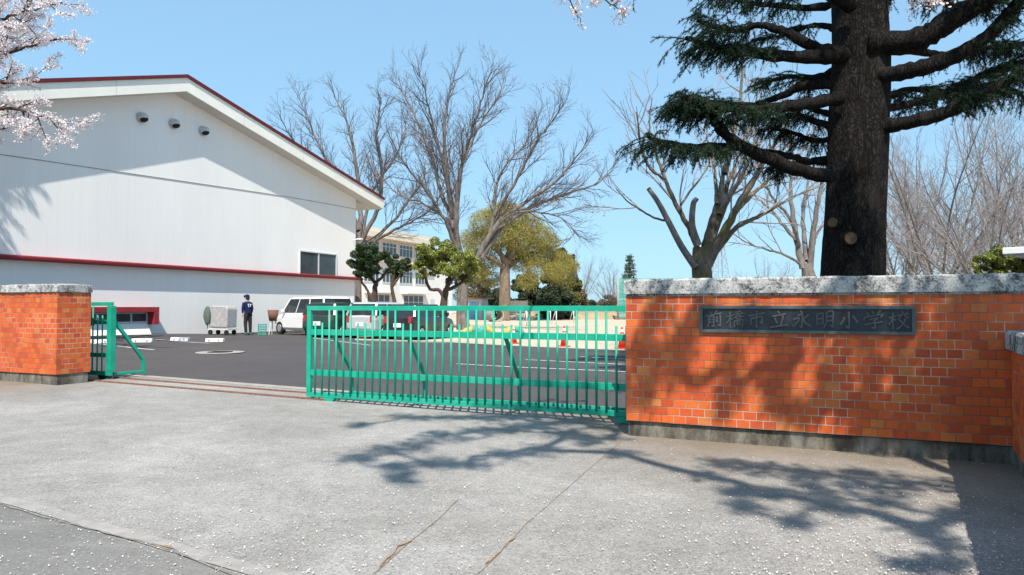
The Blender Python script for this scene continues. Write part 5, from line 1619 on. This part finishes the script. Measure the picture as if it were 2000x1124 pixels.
# ------------------------------------------------------------------ traffic cones
def cone(px, py, label, h=0.70):
    p = G(px, py)
    t = thing('traffic_cone', label, 'cone', p, random.uniform(0, 1), 'orange traffic cones along the car park edge')
    b = MB(); b.box(-.19, .19, -.19, .19, 0, 0.03); b.build('base', M['cone'], t, 0.01)
    f = lambda z: 0.135 - (0.135 - 0.028) * (z - 0.03) / (h - 0.03)
    b = MB(); b.tube([(0, 0, 0.03), (0, 0, h)], [f(0.03), f(h)], 20); b.build('body', M['cone'], t)
    for z0_, z1_ in ((0.36, 0.47), (0.54, 0.62)):
        b = MB(); b.tube([(0, 0, z0_), (0, 0, z1_)], [f(z0_) + 0.004, f(z1_) + 0.004], 20, False); b.build('stripe', M['white'], t)


cone(1003, 671, 'orange traffic cone at the left, in front of a yellow play dome', 0.55)
cone(1102, 677, 'orange traffic cone with white stripes, the middle of three')
cone(1215, 681, 'orange traffic cone nearest the brick wall corner')

# ------------------------------------------------------------------ playground things
M['yellow'] = simple('faded_yellow_paint', (0.50, 0.34, 0.07), 0.6)
M['teal'] = simple('faded_teal_paint', (0.05, 0.30, 0.25), 0.6)
M['blue'] = simple('pale_blue_door', (0.22, 0.42, 0.66), 0.6)
for (px, lab, mt) in ((1003, 'yellow half buried tyre behind the left traffic cone', 'yellow'), (945, 'green and yellow half buried tyre left of the yellow one', 'teal'), (916, 'yellow half buried tyre beside the leafless tree trunk', 'yellow')):
    p = G(px, 664); p = Vector((p.x, p.y + 1.5, 0))
    t = thing('play_tyre', lab, 'tyre', p, 0.2, 'painted half buried tyres beside the sand')
    b = MB(); pts = [(math.cos(a) * 0.42, 0, math.sin(a) * 0.42 - 0.04) for a in np.linspace(0, math.pi, 15)]
    b.tube(pts, 0.15, 12); b.build('tyre', M[mt], t)
    b = MB(); pts = [(math.cos(a) * 0.445, -0.06, math.sin(a) * 0.445 - 0.04) for a in np.linspace(0.3, 1.5, 8)]
    b.tube(pts, 0.13, 10); b.build('painted_patch', M['teal' if mt == 'yellow' else 'yellow'], t)
# shed
t = thing('shed', 'small store shed with red-brown roof and pale blue door beyond the trunk', 'shed', (P(928, 600, 74).x, 74, 0), -0.3)
b = MB(); b.box(-1.1, 1.1, -1.0, 1.0, 0, 2.2); b.build('wall', simple('pale_shed_wall', (0.6, 0.62, 0.62), 0.8), t)
b = MB(); b.box(-1.3, 1.3, -1.3, 1.2, 2.201, 2.33); b.build('roof', simple('shed_roof', (0.33, 0.12, 0.07), 0.7), t)
b = MB(); b.box(-0.3, 0.7, -1.03, -1.001, 0.02, 1.9); b.build('door', M['blue'], t)
# white bench frame
t = thing('bench_frame', 'white tubular bench standing on the sand under the wispy tree', 'bench', G(1000, 625.5), -0.2)
for x in (-1.4, -0.5, 0.5, 1.4):
    b = MB(); b.bar((x, 0, 0), (x, 0, 0.9), 0.07); b.bar((x, 0.7, 0), (x, 0.7, 0.5), 0.07); b.bar((x, 0, 0.45), (x, 0.7, 0.45), 0.06); b.build('leg', M['white'], t)
b = MB()
for yv in (0.12, 0.34, 0.56): b.box(-1.5, 1.5, yv, yv + 0.14, 0.48, 0.53)
b.build('seat', M['white'], t)
b = MB()
for zv in (0.65, 0.85): b.box(-1.5, 1.5, -0.06, -0.02, zv, zv + 0.12)
b.build('backrest', M['white'], t)
t = thing('bulletin_board', 'pale signboard on two legs right of the thick trunk', 'board', (P(1008, 600, 72).x, 72, 0), 0)
b = MB(); b.box(-1.2, 1.2, -0.05, 0.05, 1.0, 2.0); b.build('panel', M['creamlight'], t)
for x in (-1.0, 1.0):
    b = MB(); b.box(x - .05, x + .05, 0.052, 0.12, 0, 2.0); b.build('post', M['alu'], t)
# concrete pipe
t = thing('tunnel_pipe', 'open concrete play pipe lying at the foot of the thick trunk', 'pipe', (P(972, 600, 62).x, 62, 0), 0.35)
b = MB(); n = 24
for k in range(n):
    a0, a1 = 2 * math.pi * k / n, 2 * math.pi * (k + 1) / n
    for r0, r1, y0, y1 in ((0.62, 0.62, 0, 1.6), (0.5, 0.5, 1.6, 0), (0.5, 0.62, 0, 0)):
        q_ = lambda a, r, y: (math.cos(a) * r, y, 0.62 + math.sin(a) * r)
        b.face([q_(a0, r0, y0), q_(a1, r0, y0), q_(a1, r1, y1), q_(a0, r1, y1)], smooth=False)
b.build('pipe', M['kerb'], t)
# goal frames / bars
for (px, Y, w, lab) in ((1058, 52, 2.6, 'white goal frame with slanting side stays, nearer the thick trunk'), (1098, 60, 2.4, 'white goal frame nearer the brick wall, left of the earth mound')):
    t = thing('goal_frame', lab, 'goal', (P(px, 600, Y).x, Y, 0), 0.5, 'white goal frames on the playground')
    for sx in (-w / 2, w / 2):
        b = MB(); b.tube([(sx, 0, 0), (sx, 0, 1.3)], 0.04, 8); b.build('post', M['white'], t)
        b = MB(); b.tube([(sx, 0, 1.3), (sx, 0.7, 0)], 0.025, 8); b.build('stay', M['white'], t)
    b = MB(); b.tube([(-w / 2, 0, 1.3), (w / 2, 0, 1.3)], 0.04, 8); b.build('crossbar', M['white'], t)
# earth mound
V = []; F = []; nx, ny = 30, 14
for j in range(ny + 1):
    for i in range(nx + 1):
        u, v = i / nx * 2 - 1, j / ny * 2 - 1
        r2 = max(0, 1 - u * u) * max(0, 1 - v * v)
        V.append((P(1150, 600, 82).x + u * 11, 82 + v * 6, -0.05 + 1.25 * r2 ** 0.8 + 0.08 * math.sin(i * 1.3) * r2))
for j in range(ny):
    for i in range(nx): F.append((j * (nx + 1) + i, j * (nx + 1) + i + 1, (j + 1) * (nx + 1) + i + 1, (j + 1) * (nx + 1) + i))
tag(npmesh('mound', V, F, M['earth'], None, True), kind='structure')
V = [(-60, 86, -0.002), (60, 86, -0.002), (90, 160, -0.002), (-90, 160, -0.002)]
tag(npmesh('bare_ground', V, [(0, 1, 2, 3)], M['earth']), kind='structure')
# net pole and green net
def net_mat():
    t = NT('green_ball_net'); t.base((0.10, 0.42, 0.36), 0.8)
    tr_ = t.node('BsdfTransparent'); mx = t.node('MixShader')
    mx.inputs[0].default_value = 0.42
    t.l.new(tr_.outputs[0], mx.inputs[1]); t.l.new(t.p.outputs[0], mx.inputs[2]); t.l.new(mx.outputs[0], t.n['Material Output'].inputs[0])
    return t.m


M['net'] = net_mat()
t = thing('ball_net', 'tall translucent green ball net on grey poles beside the wall corner', 'net', (P(1207, 600, 74).x, 74, 0), -0.2)
Hn = 4.5
for k in range(4):
    b = MB(); b.tube([(k * 4.0, 0, -0.2), (k * 4.0, 0, Hn)], 0.11, 10); b.build('pole', M['kerb'], t)
b = MB(); b.box(0.1, 12, -0.012, 0.0, 0.2, Hn - 0.1); b.build('net', M['net'], t)
t = thing('low_fence', 'low blue-green mesh fence along the far edge of the playground', 'fence', (P(1180, 600, 84).x - 1, 84, 0), 0)
for k in range(8):
    b = MB(); b.box(k * 1.5, k * 1.5 + 0.06, -0.03, 0.03, 0, 1.3); b.build('post', M['teal'], t)
b = MB(); b.box(0, 10.6, -0.04, -0.03, 0.1, 1.25); b.build('mesh', M['net'], t)

# lattice pylon far away
t = thing('power_pylon', 'faint distant lattice pylon between the two leafless trees behind the wall', 'pylon', (P(1408, 600, 420).x, 420, 0), 0.3)
M['pyl'] = simple('pale_galvanised_lattice', (0.30, 0.37, 0.44), 0.7)
b = MB(); Hp = 46; wB, wT = 6.0, 0.9
lev = np.linspace(0, 1, 9)
cr = lambda f: [(sx * (wB + (wT - wB) * f), sy * (wB + (wT - wB) * f), Hp * f) for sx, sy in ((-1, -1), (1, -1), (1, 1), (-1, 1))]
for i in range(8):
    A_, B_ = cr(lev[i]), cr(lev[i + 1])
    for k in range(4):
        j = (k + 1) % 4
        b.bar(A_[k], B_[k], 0.42); b.bar(A_[k], B_[j], 0.15); b.bar(A_[j], B_[k], 0.15); b.bar(B_[k], B_[j], 0.15)
for z in (30, 36, 42):
    b.bar((-6, 0, z), (6, 0, z), 0.25); b.bar((-6, 0, z), (0, 0, z + 2), 0.15); b.bar((6, 0, z), (0, 0, z + 2), 0.15)
b.build('lattice', M['pyl'], t)

# white canopy corner at the right edge
t = thing('canopy_roof', 'corner of a flat white canopy roof at the right edge above the coping', 'canopy', (P(1958, 505, 11.5).x, 11.5, 0), -0.80)
zc = P(1958, 497, 11.5).z
b = MB(); b.box(0, 4, 0, 2.5, zc, zc + 0.11); b.build('roof', M['white'], t, 0.008)
b = MB(); b.box(0.15, 4, 0.15, 2.4, zc - 0.05, zc - 0.002); b.build('ceiling', M['alu'], t)
for x, y in ((0.7, 2.2), (3.8, 0.2), (3.8, 2.2)):
    b = MB(); b.box(x - .04, x + .04, y - .04, y + .04, 0, zc - 0.052); b.build('post', M['alu'], t)

# ------------------------------------------------------------------ parked cars
def paint(name, col, rough=0.25):
    t = NT(name)
    t.base(col, rough, 0.5)
    t.p.inputs['Coat Weight'].default_value = 0.6
    return t.m


M['carglass'] = simple('tinted_car_glass', (0.02, 0.025, 0.028), 0.06, 0.7, var=0.2)
M['tyre'] = simple('tyre_rubber', (0.02, 0.02, 0.02), 0.85)
M['rimm'] = simple('alloy_rim', (0.5, 0.5, 0.52), 0.35, 0.5, 0.8)
M['headl'] = simple('clear_headlight', (0.7, 0.72, 0.74), 0.15, 0.6)
M['taill'] = simple('red_tail_light', (0.45, 0.02, 0.02), 0.25, 0.6)


def make_car(label, mat, L=3.4, W=1.48, H=1.60, belt=0.95, hood=0.72, ws=0.45, loc=(0, 0, 0), rz=0.0, group='cars parked behind the green gate'):
    """x = length axis (front at +x)"""
    root = thing('parked_car', label, 'car', loc, rz, group)
    hl = L / 2; hw = W / 2
    # stations along x: (x, z lower, z belt, half width)
    st = [(-hl, 0.42, 0.86, 0.80), (-hl + 0.08, 0.28, belt + 0.00, 0.93), (-hl + 0.45, 0.22, belt + 0.03, 1.0), (0, 0.20, belt, 1.0), (hl - hood - 0.1, 0.20, belt - 0.02, 1.0), (hl - 0.35, 0.24, belt - 0.12, 0.96), (hl - 0.08, 0.28, belt - 0.22, 0.86), (hl, 0.40, belt - 0.36, 0.72)]
    V = []; F = []
    for (x, zl, zb_, w) in st:
        ww = hw * w
        V += [(x, -ww * 0.9, zl), (x, -ww, zl + 0.12), (x, -ww, zb_ - 0.16), (x, -ww * 0.94, zb_), (x, 0, zb_ + 0.02), (x, ww * 0.94, zb_), (x, ww, zb_ - 0.16), (x, ww, zl + 0.12), (x, ww * 0.9, zl)]
    k = 9
    b = MB(); b.v = V
    for i in range(len(st) - 1):
        for j in range(k):
            l = (j + 1) % k
            b.f.append((i * k + j, (i + 1) * k + j, (i + 1) * k + l, i * k + l)); b.uv.append([(0, 0)] * 4); b.sm.append(False)
    b.f.append(tuple(range(k))); b.uv.append([(0, 0)] * k); b.sm.append(False)
    b.f.append(tuple((len(st) - 1) * k + j for j in range(k))[::-1]); b.uv.append([(0, 0)] * k); b.sm.append(False)
    body = b.build('body', mat, root, 0.03, 3)
    # greenhouse
    xr0, xr1 = -hl + 0.12, -hl + 0.30
    xf0, xf1 = hl - hood, hl - hood - ws
    wi = hw * 0.80; wb = hw * 0.93
    zb_ = belt + 0.01; zr = H - 0.07
    c0 = [(xr0, -wb, zb_), (xf0, -wb, zb_), (xf0, wb, zb_), (xr0, wb, zb_)]
    c1 = [(xr1, -wi, zr), (xf1, -wi, zr), (xf1, wi, zr), (xr1, wi, zr)]
    b = MB()
    for i in range(4):
        j = (i + 1) % 4; b.face([c0[i], c0[j], c1[j], c1[i]])
    b.face(c1)
    gh = b.build('windows', M['carglass'], root)
    b = MB()
    r0 = [(x + (0.05 if x < 0 else -0.02), y * 1.03, zr - 0.01) for x, y, z in c1]; r1 = [(x * 0.93, y * 0.86, H) for x, y, z in c1]
    for i in range(4):
        j = (i + 1) % 4; b.face([r0[i], r0[j], r1[j], r1[i]])
    b.face(r1)
    b.build('roof', mat, root, 0.02, 3)
    for i in range(4):
        b = MB(); b.bar(Vector(c0[i]) * 1.0, Vector(c1[i]) * 1.0, 0.07, 0.06); b.build('pillar', mat, root)
    for f_ in (0.36, 0.66):
        for sy in (0, 3):
            a_ = Vector(c0[0 if sy == 0 else 3]).lerp(Vector(c0[1 if sy == 0 else 2]), f_); c_2 = Vector(c1[0 if sy == 0 else 3]).lerp(Vector(c1[1 if sy == 0 else 2]), f_ + 0.03)
            b = MB(); b.bar(a_, c_2, 0.06, 0.03); b.build('pillar', mat, root)
    for sx in (-hl + 0.62, hl - 0.62):
        for sy in (-1, 1):
            y0 = sy * (hw - 0.17); y1 = sy * (hw + 0.005)
            b = MB(); b.tube([(sx, y0, 0.285), (sx, y1, 0.285)], 0.285, 22); w_ = b.build('wheel', M['tyre'], root)
            b = MB(); b.tube([(sx, y1, 0.285), (sx, y1 + sy * 0.008, 0.285)], [0.18, 0.16], 18); b.build('rim', M['rimm'], w_)
    for sy in (-1, 1):
        b = MB(); b.box(hl - 0.16, hl - 0.045, sy * hw * 0.62 - 0.13, sy * hw * 0.62 + 0.13, belt - 0.40, belt - 0.25); b.build('headlight', M['headl'], root, 0.02)
        b = MB(); b.box(-hl - 0.015, -hl + 0.1, sy * hw * 0.74 - 0.06, sy * hw * 0.74 + 0.06, 0.66, 0.92); b.build('tail_light', M['taill'], root, 0.01)
        b = MB(); b.box(xf0 - 0.28, xf0 - 0.18, sy * (hw + 0.07) - 0.07, sy * (hw + 0.07) + 0.07, belt + 0.02, belt + 0.16); b.build('mirror', mat, root, 0.02)
    b = MB(); b.box(-hl - 0.02, -hl - 0.001, -0.17, 0.17, 0.50, 0.66); b.build('number_plate', M['white'], root)
    b = MB(); b.box(hl - 0.03, hl + 0.012, -0.4, 0.4, 0.34, 0.46); b.build('grille', M['black'], root)
    return root


aN = math.atan2(NN.y, NN.x)
def cl_(px, Y): return ((px - 1000) / FPX * Y, Y, gz((px - 1000) / FPX * Y, Y))
make_car('white tall car at the left end of the parked row, roof above the gate', paint('car_white', (0.75, 0.76, 0.76)), 4.2, 1.7, 1.66, 0.96, 0.8, 0.5, cl_(614, 30.8), aN + 1.25)
make_car('dark green car parked second from the left behind the gate', paint('car_dark_green', (0.02, 0.05, 0.04)), 3.6, 1.6, 1.42, 0.9, 0.85, 0.55, cl_(668, 29.5), aN + 0.08)
make_car('silver-grey car parked third from the left behind the gate', paint('car_silver', (0.42, 0.43, 0.44)), 3.4, 1.48, 1.46, 0.92, 0.7, 0.45, cl_(748, 29.0), aN + 0.03)
make_car('black car parked in front of the bright green garden tree', paint('car_black', (0.02, 0.02, 0.023)), 3.5, 1.5, 1.40, 0.9, 0.75, 0.5, cl_(822, 28.5), aN)
make_car('light grey car mostly hidden behind the brick wall corner', paint('car_light_grey', (0.55, 0.56, 0.58)), 4.2, 1.68, 1.5, 0.92, 0.95, 0.6, (P(1228, 600, 19.0).x + 1.95, 18.1, 0), A_WALL + math.pi + 0.04, None)

# ------------------------------------------------------------------ wheel stops and small things by the gymnasium
def wheel_stop(px, py, rz, label, w=0.62, mt='white'):
    t = thing('wheel_stop', label, 'wheel stop', G(px, py), rz, 'concrete wheel stops in front of the gymnasium')
    b = MB(); b.prism([(-0.09, 0), (-0.06, 0.12), (0.06, 0.12), (0.09, 0)], -w / 2, w / 2, 'x'); b.build('block', M[mt], t, 0.01)
    for s_ in (-1, 1):
        b = MB(); b.tube([(s_ * w * 0.28, -0.10, 0.06), (s_ * w * 0.28, -0.078, 0.06)], 0.03, 10); b.build('reflector', M['yellow'], t)


wheel_stop(278, 669, 0.1, 'pale wheel stop with two reflectors right of the green gate end')
wheel_stop(196, 671, 0.1, 'pale wheel stop seen through the bars of the left gate end')
wheel_stop(352, 666, -0.05, 'pale wheel stop left of the middle in front of the gymnasium wall')
wheel_stop(420, 668, -0.05, 'pale wheel stop nearest the trolley by the gymnasium wall')
t = thing('crate', 'small teal slatted plastic crate on the ground right of the person in navy', 'crate', G(512, 655), 0.3)
b = MB()
for k in range(5): b.box(-0.17, 0.17, -0.17, 0.17, 0.02 + k * 0.1, 0.08 + k * 0.1)
for sx in (-0.17, 0.15):
    for sy in (-0.17, 0.15): b.box(sx - .002, sx + 0.022, sy - .002, sy + 0.022, 0.0, 0.5)
b.build('slats', M['teal'], t)
t = thing('planter', 'brown flower pot on a pale stand right of the teal crate', 'planter', G(533, 654), 0)
b = MB(); b.tube([(0, 0, 0.62), (0, 0, 1.12)], [0.17, 0.25], 16); b.build('pot', simple('brown_clay_pot', (0.16, 0.08, 0.06), 0.8), t)
for k in range(3):
    a = k * 2.09; b = MB(); b.bar((math.cos(a) * 0.22, math.sin(a) * 0.22, 0), (math.cos(a) * 0.1, math.sin(a) * 0.1, 0.62), 0.03); b.build('leg', M['alu'], t)

# ------------------------------------------------------------------ people
def fuse(o, vox, sm=6):
    m = o.modifiers.new('fuse', 'REMESH'); m.mode = 'VOXEL'; m.voxel_size = vox; m.use_smooth_shade = True
    s_ = o.modifiers.new('soften', 'SMOOTH'); s_.iterations = sm; s_.factor = 0.5
    return o


def person(label, loc, rz, H, top, legs, shoe, bend=0.0, armp=0.25, bag=None, cap=None, emblem=False, sk='skin'):
    root = thing('person', label, 'person', loc, rz)
    s = H / 1.70
    # figure faces -y; torso bends forward by 'bend'
    def tb(x, y, z):
        zz = z - 0.92
        if zz <= 0: return Vector((x * s, y * s, z * s))
        return Vector((x * s, (y * math.cos(bend) - zz * math.sin(bend)) * s, (0.92 + zz * math.cos(bend) - y * -math.sin(bend) * 0) * s))
    r = lambda v: v * s
    b = MB()
    b.ball(tb(0, -0.005, 1.585), (r(0.076), r(0.094), r(0.115)), 16, 12)
    b.ball(tb(0, -0.03, 1.535), (r(0.055), r(0.06), r(0.06)))
    b.ball(tb(0, -0.105, 1.575), (r(0.014), r(0.02), r(0.025)), 8, 6)
    b.ball(tb(0, -0.088, 1.53), (r(0.026), r(0.012), r(0.010)), 8, 6)
    for sx in (-1, 1): b.ball(tb(sx * 0.078, 0.0, 1.575), (r(0.014), r(0.022), r(0.032)), 8, 6)
    b.tube([tb(0, 0.01, 1.36), tb(0, 0.0, 1.50)], [r(0.062), r(0.055)], 12)
    b.tube([tb(0, 0, 0.95), tb(0, 0, 1.15), tb(0, 0, 1.38)], [r(0.13), r(0.13), r(0.12)], 12)
    hands = []
    for sx in (-1, 1):
        sh = tb(sx * 0.18, 0.0, 1.37); el = tb(sx * 0.23, -0.02, 1.12); wr = tb(sx * 0.22, -armp, 0.92 if armp < 0.15 else 1.0)
        b.tube([sh, el, wr], [r(0.046), r(0.037), r(0.026)], 10)
        d = (wr - el).normalized(); side = d.cross(Vector((1, 0, 0))).normalized() * s
        pc = wr + d * r(0.05); b.ball(pc, (r(0.022), r(0.04), r(0.045)), 10, 8)
        for f, ln in enumerate((0.075, 0.085, 0.08, 0.062)):
            o_ = side * (-0.028 + 0.019 * f); b.tube([pc + o_ + d * r(0.03), pc + o_ + d * r(0.03 + ln * 0.5), pc + o_ + d * r(0.03 + ln) + Vector((0, -r(0.012), 0))], [r(0.0095), r(0.009), r(0.0075)], 6)
        b.tube([pc + side * -0.02, pc + side * -0.055 + d * r(0.025), pc + side * -0.06 + d * r(0.055)], [r(0.012), r(0.0105), r(0.008)], 6)
    for sx in (-1, 1):
        b.tube([(r(sx * 0.09), 0, r(0.9)), (r(sx * 0.10), r(-0.01 - 0.02 * sx), r(0.5)), (r(sx * 0.105), r(0.02), r(0.09))], [r(0.085), r(0.058), r(0.038)], 12)
    fuse(b.build('body', M[sk], root), 0.009 * s, 3)
    b = MB()
    b.tube([tb(0, 0, 0.90), tb(0, 0, 1.02), tb(0, 0.0, 1.2), tb(0, 0, 1.34), tb(0, 0, 1.42)], [r(0.155), r(0.15), r(0.16), r(0.155), r(0.09)], 16)
    b.ball(tb(-0.10, 0, 1.33), (r(0.10), r(0.10), r(0.08))); b.ball(tb(0.10, 0, 1.33), (r(0.10), r(0.10), r(0.08)))
    for sx in (-1, 1):
        sh = tb(sx * 0.17, 0.0, 1.37); el = tb(sx * 0.235, -0.02, 1.12); wr = tb(sx * 0.22, -armp, 0.92 if armp < 0.15 else 1.0)
        b.tube([sh, el, el.lerp(wr, 0.9)], [r(0.068), r(0.056), r(0.042)], 12)
    fuse(b.build('top', top, root), 0.014 * s)
    b = MB()
    b.ball((0, 0, r(0.92)), (r(0.165), r(0.125), r(0.12)))
    for sx in (-1, 1):
        b.tube([(r(sx * 0.08), 0, r(0.9)), (r(sx * 0.10), r(-0.01 - 0.02 * sx), r(0.5)), (r(sx * 0.105), r(0.02), r(0.12))], [r(0.10), r(0.078), r(0.062)], 12)
    fuse(b.build('trousers', legs, root), 0.014 * s)
    for sx in (-1, 1):
        b = MB(); b.ball((r(sx * 0.105), r(-0.03), r(0.045)), (r(0.045), r(0.125), r(0.05))); b.ball((r(sx * 0.105), r(0.04), r(0.06)), (r(0.04), r(0.05), r(0.06)))
        fuse(b.build('shoe', shoe, root), 0.012 * s, 2)
    b = MB(); b.ball(tb(0, 0.02, 1.615), (r(0.088), r(0.096), r(0.098)), 14, 10); b.ball(tb(0, 0.05, 1.56), (r(0.08), r(0.065), r(0.09)))
    b.build('hair', M['hair'], root)
    for sx in (-1, 1):
        b = MB(); b.ball(tb(sx * 0.03, -0.094, 1.585), r(0.009), 8, 6); b.build('eye', M['black'], root)
    if cap:
        b = MB(); b.ball(tb(0, 0.01, 1.645), (r(0.098), r(0.108), r(0.082)), 16, 10)
        b.tube([tb(0, -0.10, 1.64), tb(0, -0.17, 1.63)], [r(0.07), r(0.055)], 12)
        fuse(b.build('cap', cap, root), 0.012 * s, 3)
    if bag:
        b = MB(); b.box(r(-0.14), r(0.14), r(0.14), r(0.30), r(0.98), r(1.36)); o = b.build('backpack', bag, root, 0.04 * s, 3)
    if emblem:
        b = MB()
        for (x0, z0_, x1, z1_) in ((-0.09, 1.30, -0.01, 1.30), (-0.01, 1.30, -0.01, 1.20), (0.03, 1.31, 0.10, 1.31), (0.10, 1.31, 0.07, 1.18)):
            b.bar(tb(x0, 0.168, z0_), tb(x1, 0.168, z1_), r(0.022))
        b.build('shirt_number', M['white'], root)
    return root


cloth = lambda n, c: simple(n, c, 0.85, 0.1, var=0.2, scale=9, bump=0.2)
navy = cloth('navy_jersey', (0.012, 0.02, 0.07))
person('person in navy cap and numbered navy jersey with dark trousers, by the gymnasium wall', G(484, 655), R(-122), 1.72, navy, cloth('charcoal_trousers', (0.03, 0.028, 0.03)), cloth('teal_shoe', (0.05, 0.12, 0.12)), 0.10, 0.05, None, navy, True)
# covered trolley with bags beside the gymnasium wall
t = thing('trolley', 'pale covered trolley with a maroon bag and a dark green bag by the gymnasium wall', 'trolley', G(428, 654), R(-20))
pale = cloth('pale_grey_cover', (0.36, 0.355, 0.36))
b = MB(); b.prism([(-0.28, 0.30), (0.66, 0.30), (0.68, 1.08), (0.60, 1.20), (-0.16, 1.22), (-0.26, 1.12)], -0.3, 0.3); b.build('cover', pale, t, 0.05, 3)
b = MB(); b.box(-0.36, 0.70, -0.28, 0.28, 0.20, 0.27); b.build('deck', M['alu'], t, 0.01)
for x in (-0.26, 0.58):
    for y in (-0.22, 0.22):
        b = MB(); b.tube([(x, y - 0.03, 0.1), (x, y + 0.03, 0.1)], 0.1, 14); b.build('wheel', M['tyre'], t)
b = MB(); b.tube([(-0.42, -0.2, 0.24), (-0.46, -0.2, 1.22), (-0.46, 0.2, 1.22), (-0.42, 0.2, 0.24)], 0.022, 8); b.build('handle', M['alu'], t)
b = MB(); b.ball((-0.62, 0, 0.82), (0.20, 0.16, 0.36)); fuse(b.build('hanging_bag', cloth('faded_maroon', (0.30, 0.14, 0.13)), t), 0.02)
b = MB(); b.ball((-0.30, -0.36, 0.80), (0.16, 0.10, 0.42)); fuse(b.build('hanging_bag', cloth('dark_green_bag', (0.10, 0.14, 0.12)), t), 0.02)
print('script done')
